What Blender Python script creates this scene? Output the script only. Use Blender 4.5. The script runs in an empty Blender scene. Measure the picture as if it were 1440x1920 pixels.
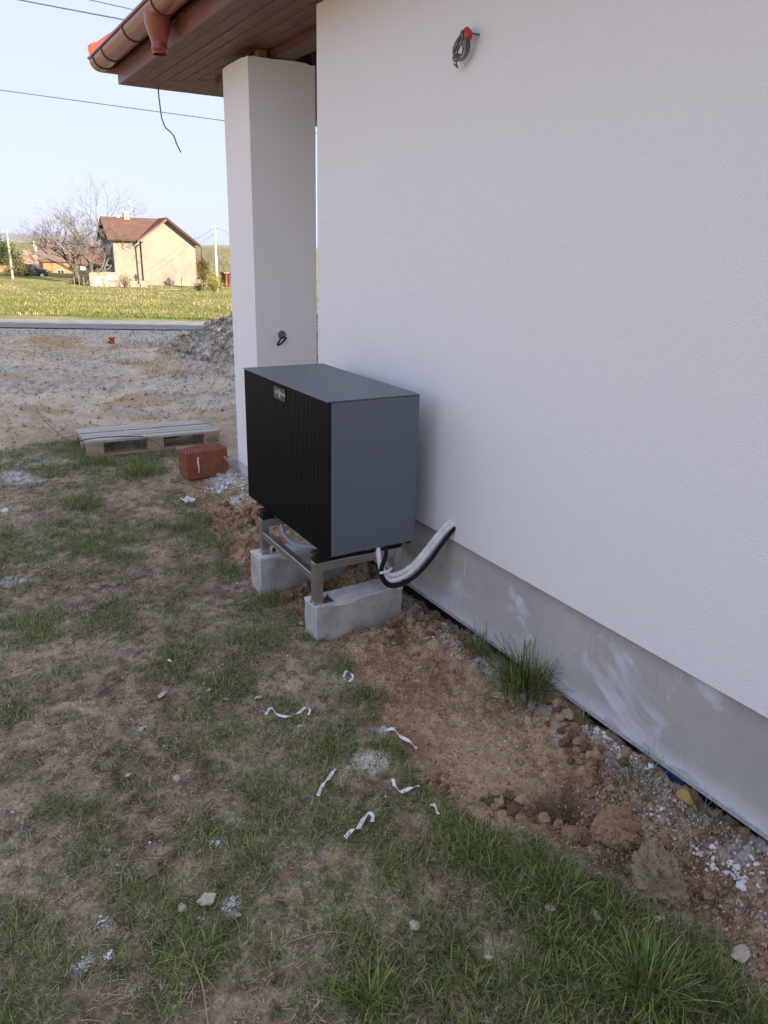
import bpy, bmesh, math, random
import numpy as np
from mathutils import Vector, Matrix
random.seed(7); RNG = np.random.default_rng(7)
R = math.radians
SC = bpy.context.scene
COL = SC.collection

# ---------------------------------------------------------------- camera
CAM = np.array([-2.2578, 0.0, 1.9249])
CR = np.array([0.8637, -0.5034, 0.0240]); CU = np.array([0.1466, 0.2965, 0.9437]); CF = np.array([0.4822, 0.8116, -0.3299])
FPX = 1415.65
cam_d = bpy.data.cameras.new('camera'); cam = bpy.data.objects.new('camera', cam_d); COL.objects.link(cam)
cam_d.sensor_fit = 'VERTICAL'; cam_d.sensor_height = 36.0; cam_d.lens = FPX / 1920 * 36.0
cam_d.clip_start = 0.05; cam_d.clip_end = 6000
cam.matrix_world = Matrix(((CR[0], CU[0], -CF[0], CAM[0]), (CR[1], CU[1], -CF[1], CAM[1]), (CR[2], CU[2], -CF[2], CAM[2]), (0, 0, 0, 1)))
SC.camera = cam
# ---------------------------------------------------------------- sky, sun, exposure
SUN = Vector((0.9, -2.7, 1.0)).normalized()
sun_el = math.asin(SUN.z); sun_az = math.atan2(SUN.x, SUN.y)
world = bpy.data.worlds.new('World'); SC.world = world; world.use_nodes = True
wn = world.node_tree
sky = wn.nodes.new('ShaderNodeTexSky'); sky.sky_type = 'NISHITA'; sky.sun_disc = False
sky.sun_elevation = sun_el; sky.sun_rotation = sun_az; sky.altitude = 250
sky.air_density = 1.0; sky.dust_density = 1.0; sky.ozone_density = 1.0
milk = wn.nodes.new('ShaderNodeMix'); milk.data_type = 'RGBA'; milk.inputs[0].default_value = 0.95   # thin high haze, even all over the sky
milk.inputs[7].default_value = (1.80, 1.98, 2.72, 1); wn.links.new(sky.outputs[0], milk.inputs[6])
wn.links.new(milk.outputs[2], wn.nodes['Background'].inputs[0]); wn.nodes['Background'].inputs[1].default_value = 0.15
sd = bpy.data.lights.new('sun', 'SUN'); sd.energy = 4.6; sd.angle = R(0.6); sd.color = (1.0, 0.88, 0.70)
so = bpy.data.objects.new('sun', sd); COL.objects.link(so); so.rotation_euler = SUN.to_track_quat('Z', 'Y').to_euler(); so.location = (20, -40, 30)
SC.view_settings.view_transform = 'Standard'; SC.view_settings.look = 'None'; SC.view_settings.gamma = 1.0
SC.cycles.use_denoising = True
SC.view_settings.exposure = 1.50

# ---------------------------------------------------------------- helpers: surveying
def ray(px, py): return CF + CR * (px - 720) / FPX - CU * (py - 960) / FPX
def G(px, py, z=-0.08):
    d = ray(px, py); return CAM + d * ((z - CAM[2]) / d[2])
FH = np.array([0.5108, 0.8597])
def B(px, py, d):
    q = ray(px, py); q = q / float(q[:2] @ FH); return CAM + q * d

# ---------------------------------------------------------------- helpers: noise
def _h(ix, iy, s):
    n = (ix.astype(np.int64) * 374761393 + iy.astype(np.int64) * 668265263 + s * 1442695041) & 0xFFFFFFFF
    n = ((n ^ (n >> 13)) * 1274126177) & 0xFFFFFFFF
    n = n ^ (n >> 16)
    return (n & 0xFFFF) / 65535.0
def vn(x, y, s=0):
    ix = np.floor(x); iy = np.floor(y); fx = x - ix; fy = y - iy
    fx = fx * fx * (3 - 2 * fx); fy = fy * fy * (3 - 2 * fy)
    a = _h(ix, iy, s); b = _h(ix + 1, iy, s); c = _h(ix, iy + 1, s); d = _h(ix + 1, iy + 1, s)
    return (a + (b - a) * fx) * (1 - fy) + (c + (d - c) * fx) * fy
def fbm(x, y, f=1.0, o=4, s=0):
    t = 0; a = 0.5; tot = 0
    for i in range(o):
        t = t + a * vn(x * f + 17.3 * i, y * f - 9.1 * i, s + i); tot += a; a *= 0.5; f *= 2.03
    return t / tot            # 0..1
def ss(a, b, x):
    t = np.clip((x - a) / (b - a), 0, 1); return t * t * (3 - 2 * t)

# ---------------------------------------------------------------- helpers: objects
def tag(o, label=None, cat=None, group=None, kind=None):
    if label: o['label'] = label
    if cat: o['category'] = cat
    if group: o['group'] = group
    if kind: o['kind'] = kind
    return o
def thing(name, label, cat, loc=(0, 0, 0), rz=0.0, group=None):
    o = bpy.data.objects.new(name, None); COL.objects.link(o); o.location = loc; o.rotation_euler = (0, 0, rz); o.empty_display_size = 0.1
    return tag(o, label, cat, group)
def link(name, me, mat, parent=None, loc=None, rot=None, scale=None):
    o = bpy.data.objects.new(name, me); COL.objects.link(o)
    if mat is not None and len(me.materials) == 0: me.materials.append(mat)
    if parent is not None: o.parent = parent
    if loc is not None: o.location = loc
    if rot is not None: o.rotation_euler = rot
    if scale is not None: o.scale = scale
    return o
class MB:
    def __init__(s): s.v = []; s.f = []
    def add(s, vs, fs):
        n = len(s.v); s.v += [tuple(map(float, p)) for p in vs]; s.f += [tuple(i + n for i in f) for f in fs]; return s
    def box(s, x0, x1, y0, y1, z0, z1):
        return s.add([(x0, y0, z0), (x1, y0, z0), (x1, y1, z0), (x0, y1, z0), (x0, y0, z1), (x1, y0, z1), (x1, y1, z1), (x0, y1, z1)],
                     [(0, 3, 2, 1), (4, 5, 6, 7), (0, 1, 5, 4), (1, 2, 6, 5), (2, 3, 7, 6), (3, 0, 4, 7)])
    def prism(s, poly, axis, a, b):
        n = len(poly)
        def P(p, t): return (p[0], p[1], t) if axis == 'z' else ((p[0], t, p[1]) if axis == 'y' else (t, p[0], p[1]))
        vs = [P(p, a) for p in poly] + [P(p, b) for p in poly]
        return s.add(vs, [tuple(range(n))[::-1], tuple(range(n, 2 * n))] + [(i, (i + 1) % n, n + (i + 1) % n, n + i) for i in range(n)])
    def hexa(s, lo, hi):          # two quads of 3-D points
        return s.add(list(lo) + list(hi), [(0, 3, 2, 1), (4, 5, 6, 7), (0, 1, 5, 4), (1, 2, 6, 5), (2, 3, 7, 6), (3, 0, 4, 7)])
    def tube(s, pts, r, n=8, cap=True):
        pts = [Vector(p) for p in pts]; m = len(pts)
        rs = r if isinstance(r, (list, tuple)) else [r] * m
        t0 = (pts[1] - pts[0]).normalized(); up = Vector((0, 0, 1)) if abs(t0.z) < 0.9 else Vector((1, 0, 0))
        nx = t0.cross(up).normalized(); vs = []
        for i, p in enumerate(pts):
            t = (pts[min(i + 1, m - 1)] - pts[max(i - 1, 0)]).normalized()
            nx = (nx - t * nx.dot(t)).normalized(); ny = t.cross(nx)
            for k in range(n):
                a = 2 * math.pi * k / n; vs.append(p + (nx * math.cos(a) + ny * math.sin(a)) * rs[i])
        fs = [(i * n + k, i * n + (k + 1) % n, (i + 1) * n + (k + 1) % n, (i + 1) * n + k) for i in range(m - 1) for k in range(n)]
        if cap: fs += [tuple(range(n))[::-1], tuple(range((m - 1) * n, m * n))]
        return s.add(vs, fs)
    def build(s, name, mat, parent=None, bevel=0.0, smooth=False, loc=None, rot=None, seg=1):
        me = bpy.data.meshes.new(name); me.from_pydata(s.v, [], s.f); me.update()
        bm = bmesh.new(); bm.from_mesh(me); bmesh.ops.recalc_face_normals(bm, faces=bm.faces)
        if bevel > 0:
            es = [e for e in bm.edges if len(e.link_faces) == 2 and e.calc_face_angle(0) > 0.5]
            bmesh.ops.bevel(bm, geom=es, offset=bevel, segments=seg, affect='EDGES', profile=0.5, clamp_overlap=True)
        bm.to_mesh(me); bm.free()
        if smooth: me.shade_smooth()
        return link(name, me, mat, parent, loc, rot)
def spline(pts, n=8):
    P = [np.array(p, float) for p in pts]; P = [2 * P[0] - P[1]] + P + [2 * P[-1] - P[-2]]; out = []
    for i in range(1, len(P) - 2):
        a, b, c, d = P[i - 1:i + 3]
        for t in np.linspace(0, 1, n, endpoint=False):
            out.append(0.5 * ((2 * b) + (-a + c) * t + (2 * a - 5 * b + 4 * c - d) * t * t + (-a + 3 * b - 3 * c + d) * t ** 3))
    out.append(P[-2]); return out
def np_mesh(name, verts, faces_idx, loop_tot, cols=None):
    me = bpy.data.meshes.new(name); nv = len(verts); nf = len(loop_tot)
    me.vertices.add(nv); me.vertices.foreach_set('co', np.ascontiguousarray(verts, dtype=np.float32).ravel())
    me.loops.add(len(faces_idx)); me.loops.foreach_set('vertex_index', np.ascontiguousarray(faces_idx, dtype=np.int32))
    me.polygons.add(nf); st = np.concatenate([[0], np.cumsum(loop_tot)[:-1]]).astype(np.int32)
    me.polygons.foreach_set('loop_start', st); me.polygons.foreach_set('loop_total', np.ascontiguousarray(loop_tot, dtype=np.int32))
    me.update(calc_edges=True)
    if cols is not None:
        at = me.color_attributes.new('Col', 'FLOAT_COLOR', 'POINT')
        c4 = np.ones((nv, 4), np.float32); c4[:, :3] = cols; at.data.foreach_set('color', c4.ravel())
    return me

# ---------------------------------------------------------------- helpers: materials
class NT:
    def __init__(s, name, rough=0.8, spec=0.3, metal=0.0):
        s.m = bpy.data.materials.new(name); s.m.use_nodes = True; s.t = s.m.node_tree; s.n = s.t.nodes
        s.b = s.n['Principled BSDF']; s.b.inputs['Roughness'].default_value = rough; s.b.inputs['Specular IOR Level'].default_value = spec; s.b.inputs['Metallic'].default_value = metal
        s.tc = s.n.new('ShaderNodeTexCoord'); s.src = s.tc.outputs['Object']
    def L(s, a, b): s.t.links.new(a, b)
    def map(s, scale=(1, 1, 1), src=None):
        m = s.n.new('ShaderNodeMapping'); m.inputs['Scale'].default_value = scale; s.L(src or s.src, m.inputs['Vector']); return m.outputs[0]
    def noise(s, sc, det=4, rough=0.55, vec=None, dist=0.0):
        n = s.n.new('ShaderNodeTexNoise'); n.inputs['Scale'].default_value = sc; n.inputs['Detail'].default_value = det; n.inputs['Roughness'].default_value = rough; n.inputs['Distortion'].default_value = dist
        s.L(vec or s.src, n.inputs['Vector']); return n.outputs['Fac']
    def voro(s, sc, vec=None, feat='F1'):
        n = s.n.new('ShaderNodeTexVoronoi'); n.feature = feat; n.inputs['Scale'].default_value = sc; s.L(vec or s.src, n.inputs['Vector']); return n.outputs['Distance']
    def ramp(s, fac, stops):
        r = s.n.new('ShaderNodeValToRGB'); e = r.color_ramp.elements
        while len(e) < len(stops): e.new(0.5)
        for el, (p, c) in zip(e, stops): el.position = p; el.color = (c, c, c, 1) if isinstance(c, (int, float)) else (*c, 1)
        s.L(fac, r.inputs[0]); return r.outputs[0]
    def mix(s, fac, a, b, mode='MIX'):
        m = s.n.new('ShaderNodeMix'); m.data_type = 'RGBA'; m.blend_type = mode
        for i, q in ((0, fac), (6, a), (7, b)):
            if isinstance(q, (int, float)): m.inputs[i].default_value = q if i == 0 else (q, q, q, 1)
            elif isinstance(q, tuple): m.inputs[i].default_value = (*q, 1)
            else: s.L(q, m.inputs[i])
        return m.outputs[2]
    def math(s, op, a, b=0.0):
        m = s.n.new('ShaderNodeMath'); m.operation = op
        for i, q in enumerate((a, b)):
            if isinstance(q, (int, float)): m.inputs[i].default_value = q
            else: s.L(q, m.inputs[i])
        return m.outputs[0]
    def bump(s, h, strength=0.3, dist=0.01):
        b = s.n.new('ShaderNodeBump'); b.inputs['Strength'].default_value = strength; b.inputs['Distance'].default_value = dist
        s.L(h, b.inputs['Height']); s.L(b.outputs[0], s.b.inputs['Normal']); return s
    def col(s, c):
        if isinstance(c, tuple): s.b.inputs['Base Color'].default_value = (*c, 1)
        else: s.L(c, s.b.inputs['Base Color'])
        return s
def simple(name, c, rough=0.7, spec=0.3, metal=0.0, var=0.25, scale=20, bump=0.0, dist=0.002):
    k = NT(name, rough, spec, metal); f = k.noise(scale, 5)
    lo = tuple(x * (1 - var) for x in c); hi = tuple(min(1, x * (1 + var)) for x in c)
    k.col(k.ramp(f, [(0.3, lo), (0.7, hi)]))
    if bump: k.bump(f, bump, dist)
    return k.m
def attr_mat(name, rough=0.9, spec=0.2, trans=0.0, nsc=60, nvar=0.25, bump=0.0, bdist=0.004, bsc=120):
    k = NT(name, rough, spec); a = k.n.new('ShaderNodeAttribute'); a.attribute_name = 'Col'
    if nvar > 0:
        f = k.noise(nsc, 6, 0.65); g = k.ramp(f, [(0.25, 1 - nvar), (0.75, 1 + nvar)])
        c = k.mix(1.0, a.outputs['Color'], g, 'MULTIPLY')
    else: c = a.outputs['Color']
    k.col(c)
    if bump: k.bump(k.noise(bsc, 6, 0.7), bump, bdist)
    if trans > 0:
        t = k.n.new('ShaderNodeBsdfTranslucent'); k.L(c, t.inputs['Color']); mx = k.n.new('ShaderNodeMixShader'); mx.inputs[0].default_value = trans
        k.L(k.b.outputs[0], mx.inputs[1]); k.L(t.outputs[0], mx.inputs[2]); k.L(mx.outputs[0], k.n['Material Output'].inputs['Surface'])
    return k.m

M = {}
k = NT('white_plaster', 0.9, 0.2)       # scratched silicone render
f1 = k.noise(240, 3, 0.65); f2 = k.voro(200); f3 = k.noise(0.9, 5, 0.6); hgt = k.math('ADD', f1, f2)
k.col(k.mix(k.math('MULTIPLY', f3, 0.5), (0.925, 0.915, 0.885), (0.875, 0.865, 0.84))); k.bump(hgt, 0.62, 0.0042); M['plaster'] = k.m
k = NT('column_plaster', 0.9, 0.2); f1 = k.noise(300, 3, 0.6); k.col(k.mix(k.noise(1.3, 3), (0.925, 0.905, 0.87), (0.87, 0.85, 0.815))); k.bump(f1, 0.3, 0.002); M['colplaster'] = k.m
k = NT('plinth_render', 0.85, 0.25)     # grey adhesive coat with white splashes and drips
f = k.noise(2.2, 6, 0.62); g = k.noise(14, 5, 0.6); c = k.mix(g, k.ramp(f, [(0.3, (0.34, 0.325, 0.295)), (0.72, (0.55, 0.53, 0.485))]), (0.45, 0.43, 0.395))
streak = k.ramp(k.noise(1.0, 5, 0.6, k.map((1, 60, 4))), [(0.60, 0.0), (0.68, 0.8)])
gate = k.ramp(k.noise(1.6, 4, 0.6), [(0.46, 0.0), (0.60, 1.0)])
splash = k.ramp(k.noise(2.6, 8, 0.66, dist=0.8), [(0.56, 0.0), (0.66, 0.75)])
c = k.mix(k.math('MULTIPLY', streak, gate), c, (0.78, 0.78, 0.80)); c = k.mix(splash, c, (0.68, 0.69, 0.73))
scr = k.ramp(k.noise(1.0, 4, 0.6, k.map((1, 45, 7))), [(0.62, 0.0), (0.72, 0.45)])
c = k.mix(scr, c, (0.33, 0.315, 0.29))
sp = k.n.new('ShaderNodeSeparateXYZ'); k.L(k.src, sp.inputs[0]); edge = k.math('SUBTRACT', sp.outputs['Z'], k.math('MULTIPLY', k.noise(5, 4), 0.10))
edge_band = k.n.new('ShaderNodeMapRange'); edge_band.inputs[1].default_value = 0.33; edge_band.inputs[2].default_value = 0.40; k.L(edge, edge_band.inputs[0])
c = k.mix(k.math('MULTIPLY', edge_band.outputs[0], 0.55), c, (0.27, 0.245, 0.22))      # darker brown band along the render edge
mud = k.n.new('ShaderNodeMapRange'); mud.inputs[1].default_value = 0.07; mud.inputs[2].default_value = 0.0; k.L(k.math('SUBTRACT', sp.outputs['Z'], k.math('MULTIPLY', k.noise(9, 5), 0.07)), mud.inputs[0])
c = k.mix(k.math('MULTIPLY', mud.outputs[0], 0.7), c, (0.66, 0.66, 0.68))
k.col(c); k.bump(k.noise(40, 6, 0.6), 0.35, 0.005); M['plinth'] = k.m
k = NT('concrete', 0.9, 0.2); f = k.noise(6, 6, 0.65); p = k.ramp(k.noise(95, 4, 0.6), [(0.30, 0.62), (0.42, 1.0)])
c = k.mix(1.0, k.ramp(f, [(0.3, (0.29, 0.28, 0.255)), (0.7, (0.60, 0.58, 0.54))]), p, 'MULTIPLY'); c = k.mix(k.ramp(k.noise(2.3, 5, 0.6), [(0.5, 0), (0.64, 0.6)]), c, (0.30, 0.275, 0.24))
k.col(c); k.bump(k.noise(70, 6, 0.7), 0.4, 0.004); M['concrete'] = k.m
k = NT('mortar_cap', 0.9, 0.2); k.col(k.ramp(k.noise(14, 6, 0.7), [(0.3, (0.46, 0.455, 0.44)), (0.62, (0.74, 0.73, 0.72))])); k.bump(k.noise(60, 6, 0.7), 0.45, 0.004); M['mortar'] = k.m
k = NT('graphite_paint', 0.42, 0.4); f = k.noise(700, 2); k.col(k.mix(k.noise(2, 3), (0.115, 0.138, 0.160), (0.126, 0.150, 0.172))); k.bump(f, 0.06, 0.0006); M['graphite'] = k.m
M['black_fin'] = simple('black_anodised', (0.0045, 0.0045, 0.0055), 0.5, 0.25, var=0.15, scale=30)
M['black_core'] = simple('black_core', (0.003, 0.003, 0.003), 0.7, 0.2)
M['black_rubber'] = simple('black_rubber', (0.010, 0.010, 0.011), 0.75, 0.3, scale=160, bump=0.5, dist=0.002)
M['foam_black'] = simple('black_foam_insulation', (0.012, 0.012, 0.013), 0.85, 0.25, scale=220, bump=0.5, dist=0.002)
M['badge'] = simple('badge_plate', (0.055, 0.050, 0.047), 0.4, 0.5, 0.3)
M['badge_ink'] = simple('badge_lettering', (0.62, 0.58, 0.54), 0.5, var=0.05)
k = NT('stainless', 0.34, 0.5, 0.9); k.col(k.ramp(k.noise(1, 4, 0.6, k.map((12, 12, 220))), [(0.3, (0.42, 0.41, 0.39)), (0.7, (0.58, 0.57, 0.55))])); M['steel'] = k.m
k = NT('white_pipe_wrap', 0.55, 0.35); k.col(k.ramp(k.noise(18, 5, 0.6), [(0.25, (0.56, 0.55, 0.53)), (0.6, (0.80, 0.79, 0.78))])); k.bump(k.noise(70, 4), 0.3, 0.003); M['wrap'] = k.m
k = NT('clear_hose', 0.25, 0.5); k.col((0.62, 0.68, 0.76)); k.b.inputs['Transmission Weight'].default_value = 0.35; M['hose'] = k.m
def wood(name, a, b, sc=(3, 60, 60), rough=0.6, stain=None, spec=0.3):
    k = NT(name, rough, spec); f = k.noise(1.0, 6, 0.62, k.map(sc)); c = k.ramp(f, [(0.28, a), (0.72, b)])
    if stain: c = k.mix(k.ramp(k.noise(1.0, 5, 0.7, k.map(stain[0])), [(0.52, 0.0), (0.66, stain[2])]), c, stain[1])
    k.col(c); k.bump(f, 0.25, 0.002); return k.m
M['soffit'] = wood('stained_larch', (0.105, 0.042, 0.027), (0.205, 0.10, 0.064), (70, 4, 40), 0.5, ((5, 7, 10), (0.06, 0.028, 0.02), 0.6))
M['soffit_x'] = wood('stained_larch_return', (0.105, 0.042, 0.027), (0.20, 0.098, 0.062), (4, 70, 40), 0.5, ((7, 5, 10), (0.06, 0.028, 0.02), 0.6))
M['fascia'] = wood('red_brown_stain', (0.16, 0.06, 0.043), (0.26, 0.11, 0.08), (60, 3, 30), 0.45)
M['beam'] = wood('dark_beam', (0.09, 0.036, 0.027), (0.16, 0.072, 0.052), (40, 3, 30), 0.5)
M['rawbeam'] = wood('raw_pine', (0.30, 0.17, 0.09), (0.42, 0.26, 0.15), (30, 3, 30), 0.6)
M['gutter'] = simple('copper_brown_gutter', (0.26, 0.085, 0.042), 0.30, 0.5, var=0.12, scale=6)
M['gutter_dark'] = simple('gutter_bracket', (0.055, 0.022, 0.018), 0.4, 0.4)
M['tile'] = simple('clay_roof_tile', (0.42, 0.10, 0.05), 0.55, 0.3, var=0.2, scale=9)
M['pallet'] = wood('weathered_pallet', (0.36, 0.31, 0.255), (0.60, 0.55, 0.49), (3, 45, 45), 0.85, ((6, 30, 30), (0.74, 0.70, 0.65), 0.7))
M['pallet_block'] = wood('pallet_block_wood', (0.33, 0.235, 0.15), (0.52, 0.40, 0.27), (5, 40, 40), 0.85)
M['ink'] = simple('burnt_stamp', (0.05, 0.03, 0.02), 0.9)
k = NT('clay_block', 0.85, 0.2); f = k.noise(9, 6, 0.65); k.col(k.mix(k.ramp(k.noise(22, 6, 0.7), [(0.60, 0), (0.7, 0.5)]), k.ramp(f, [(0.3, (0.25, 0.080, 0.042)), (0.7, (0.38, 0.140, 0.078))]), (0.55, 0.42, 0.36))); k.bump(k.noise(90, 5), 0.3, 0.003); M['clay'] = k.m
M['clay_hole_shade'] = simple('clay_hole_shade', (0.09, 0.025, 0.015), 0.95)
M['white_bit'] = simple('white_plaster_crumb', (0.72, 0.72, 0.72), 0.9, var=0.15, scale=60, bump=0.4)
M['pale_stone'] = simple('pale_sandstone', (0.55, 0.46, 0.35), 0.9, var=0.25, scale=30, bump=0.5, dist=0.004)
M['pale_sand'] = simple('pale_sand', (0.74, 0.66, 0.53), 0.95, var=0.15, scale=60)
M['ochre'] = simple('ochre_stone', (0.46, 0.30, 0.09), 0.9, var=0.25, scale=40, bump=0.5, dist=0.004)
M['clod'] = simple('soil_clod', (0.43, 0.28, 0.165), 0.97, 0.1, var=0.42, scale=45, bump=0.8, dist=0.006)
M['sod'] = simple('grey_sod', (0.42, 0.31, 0.205), 0.97, 0.1, var=0.5, scale=40, bump=0.9, dist=0.008)
M['tape'] = simple('white_tape', (0.78, 0.78, 0.79), 0.5, var=0.06, scale=30)
M['paper'] = simple('white_paper', (0.70, 0.72, 0.76), 0.8, var=0.1, scale=14)
M['cable_grey'] = simple('grey_cable', (0.17, 0.17, 0.165), 0.45, 0.4, var=0.35, scale=60)
M['cable_light'] = simple('light_grey_cable', (0.10, 0.095, 0.09), 0.45, 0.4, var=0.5, scale=30)
M['cable_black'] = simple('black_cable', (0.025, 0.025, 0.028), 0.5, 0.4)
M['tape_red'] = simple('red_tape', (0.52, 0.055, 0.025), 0.45, 0.4, var=0.25, scale=60)
M['overhead'] = simple('overhead_wire', (0.10, 0.10, 0.12), 0.6)
M['twig'] = simple('dry_stalk', (0.36, 0.28, 0.18), 0.9)
M['membrane'] = simple('bitumen_membrane', (0.006, 0.006, 0.008), 0.7)
M['blue_foil'] = simple('blue_foil', (0.02, 0.06, 0.16), 0.5)
M['profile'] = simple('base_profile', (0.40, 0.39, 0.37), 0.6, var=0.25, scale=60)
M['mesh_net'] = simple('fibreglass_mesh', (0.66, 0.66, 0.68), 0.8)
M['orange_plastic'] = simple('orange_plastic', (0.50, 0.09, 0.03), 0.5)

# ================================================================ TERRAIN
EDGE_PX = [(300, 860), (345, 905), (385, 965), (430, 1040), (480, 1100), (560, 1160), (640, 1215), (695, 1300), (770, 1430), (880, 1530), (1050, 1570), (1230, 1640), (1330, 1730), (1440, 1850)]
EDGE = np.array([G(*q)[:2] for q in EDGE_PX]); EDGE = EDGE[np.argsort(EDGE[:, 1])]
def dirt_mask(x, y):
    xe = np.interp(y, EDGE[:, 1], EDGE[:, 0]); w = (fbm(x, y, 5, 3, 41) - 0.5) * 0.16 + (fbm(x, y, 28, 2, 47) - 0.5) * 0.06
    return ss(-0.035, 0.035, x - xe + w) * (1 - ss(6.0, 6.7, y + (fbm(x, y, 2, 3, 44) - 0.5)))
def yard_mask(x, y):
    return ss(8.15, 8.75, y - 0.22 * np.clip(x + 1.8, -3, 0) + 0.0 * x + (fbm(x, y, 1.4, 4, 51) - 0.5) * 1.3 + ss(-0.9, 0.2, x) * 1.0)
def ds(x, y):
    dx = x - CAM[0]; return dx * FH[0] + y * FH[1], dx * FH[1] - y * FH[0]
HOLE = G(1052, 1522, -0.12); HOLE2 = G(830, 1165, -0.1)
def H(x, y):
    x = np.asarray(x, float); y = np.asarray(y, float)
    d, s = ds(x, y); dr = d - 0.125 * s
    di = dirt_mask(x, y); ya = yard_mask(x, y)
    h = -0.095 + 0.05 * (fbm(x, y, 0.9, 3, 1) - 0.5) + 0.022 * (fbm(x, y, 5, 3, 2) - 0.5) + 0.020 * (fbm(x, y, 24, 3, 3) - 0.5)
    h = h + di * (-0.03 + 0.02 * (fbm(x, y, 16, 4, 5) - 0.5))
    flat = np.exp(-(((x + 0.52) / 0.2) ** 2 + ((y - 2.15) / 0.5) ** 2))
    cr = di * (1 - 0.75 * flat); h = h + cr * (0.075 * np.abs(fbm(x, y, 17, 3, 7) - 0.5) + 0.034 * np.abs(fbm(x, y, 48, 2, 8) - 0.5))
    bank = ss(-0.33, -0.05, x) * (1 - ss(7.0, 7.6, y)); h = h + bank * (0.060 + 0.08 * (fbm(x, y, 6, 3, 9) - 0.5))
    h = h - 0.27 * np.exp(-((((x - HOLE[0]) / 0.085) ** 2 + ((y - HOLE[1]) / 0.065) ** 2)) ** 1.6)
    h = h + 0.05 * np.exp(-(((x + .40) / 0.26) ** 2 + ((y - 3.20) / 0.11) ** 2))
    h = h + 0.03 * np.exp(-(((x - HOLE[0] + 0.02) / 0.20) ** 2 + ((y - HOLE[1]) / 0.20) ** 2))
    # building yard: ruts and heaps
    yh = 0.34 * (fbm(x, y, 0.6, 4, 11) - 0.5) + 0.16 * (fbm(x, y, 2.2, 4, 12) - 0.5) + 0.05 * (fbm(x, y, 9, 3, 13) - 0.5)
    h = h * (1 - ya) + ya * (-0.09 + yh)
    p = G(10, 792); h = h - 0.16 * np.exp(-(((x - p[0] + 0.25) / 0.42) ** 2 + ((y - p[1]) / 0.30) ** 2))
    # road bed and field
    rb = ss(17.6, 19.0, dr); h = h * (1 - rb) + rb * (-0.10 + 0.0 * dr)
    fl = ss(21.5, 23.5, dr)
    zc = -1.40 - 0.0225 * np.clip(s + 28, -30, 60)
    t = np.clip((d - 21) / 41.0, 0, 1)
    fz = -0.08 + (zc + 0.08) * t + 0.10 * np.sin(t * math.pi) + 0.12 * (fbm(x, y, 0.25, 3, 21) - 0.5) * ss(22, 27, d) + 0.07 * (fbm(x, y, 1.4, 3, 22) - 0.5) * ss(21.5, 23, d)
    fz = fz - 0.085 * np.clip(d - 62, 0, 9)
    h = h * (1 - fl) + fl * fz
    h = h - 0.05 * np.clip(-y - 4, 0, 10) * 0.1
    h = np.where(d < -60, -0.4, h)
    return h
def span(*segs):
    out = []
    for a, b, st in segs: out.append(np.arange(a, b - 1e-9, st))
    return np.concatenate(out)
xs = np.concatenate([[-2500, -1200, -600, -300, -150, -80, -45, -28, -18, -12, -8.5, -6.5, -5.2, -4.4, -3.8, -3.4], span((-3.15, 0.05, 0.0125), (0.05, 0.6, 0.05), (0.6, 5, 0.08), (5, 14, 0.3), (14, 50, 1.0)), [50, 54, 60, 75, 100, 150, 300, 600, 1200, 2500]])
ys = np.concatenate([[-2500, -1000, -400, -150, -60, -25, -10, -5, -2, -0.8], span((-0.2, 0.5, 0.1), (0.5, 5.0, 0.0135), (5.0, 9.5, 0.025), (9.5, 24, 0.065), (24, 40, 0.4), (40, 100, 1.5)), [100, 110, 130, 170, 240, 400, 700, 1300, 2500]])
X, Y = np.meshgrid(xs, ys)
Z = H(X, Y)
# --- what the ground is made of, vertex by vertex
PATCH = [(1000, 1650, .22, 1), (1150, 1740, .2, 1), (1250, 1840, .2, 1.2), (1380, 1900, .16, 1), (905, 1600, .17, 1), (1050, 1810, .25, .8), (700, 1840, .12, 1), (850, 1750, .2, .6), (930, 1900, .3, .7), (1190, 1910, .3, .9),
         (600, 1180, .09, 1), (655, 1245, .09, 1), (690, 1300, .1, 1), (730, 1390, .09, 1), (790, 1480, .1, 1.1), (850, 1540, .1, 1), (400, 1000, .11, 1), (440, 1060, .11, .9), (500, 1120, .11, .8), (370, 970, .1, .7), (560, 1150, .08, .9),
         (60, 1170, .2, .7), (190, 1160, .2, .6), (330, 1240, .13, .6), (420, 1265, .13, .6), (110, 1480, .15, .8), (270, 1440, .12, .5), (250, 1650, .12, .7), (340, 1770, .16, .9), (450, 1700, .1, .6), (500, 1480, .1, .6),
         (620, 1530, .13, .8), (560, 1590, .12, .8), (480, 1625, .1, .8), (30, 1900, .18, .9), (50, 1740, .13, .6), (540, 1340, .07, .9), (130, 845, .3, .8), (250, 870, .25, .9), (60, 1020, .22, .7), (180, 1010, .25, .7), (260, 1000, .2, .6), (330, 985, .14, .6), (80, 880, .25, .6),
         (620, 1640, .14, .5), (720, 1600, .14, .7), (520, 1780, .13, .4), (170, 1560, .12, .5), (390, 1560, .1, .4), (640, 1400, .1, .6), (460, 1390, .1, .5), (380, 1320, .09, .5), (20, 1330, .15, .3), (480, 1200, .13, .5), (150, 1255, .15, .5)]
PW = [(G(a, b)[0], G(a, b)[1], r_, s_) for a, b, r_, s_ in PATCH]
BARE = [(300, 1530, .13, 1), (130, 1380, .2, .9), (60, 1600, .14, .7), (430, 1520, .1, .6), (220, 1330, .16, .7), (90, 1260, .2, .8), (330, 900, .4, 1), (60, 940, .4, .9), (560, 1280, .12, .6), (440, 1830, .09, .6), (560, 1900, .1, .5), (190, 1720, .1, .6), (270, 1600, .09, .6), (100, 1090, .15, .5), (300, 1100, .13, .5), (420, 1120, .1, .5), (640, 1270, .1, .5), (250, 940, .3, .8)]
BW = [(G(a, b)[0], G(a, b)[1], r_, s_) for a, b, r_, s_ in BARE]
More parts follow.
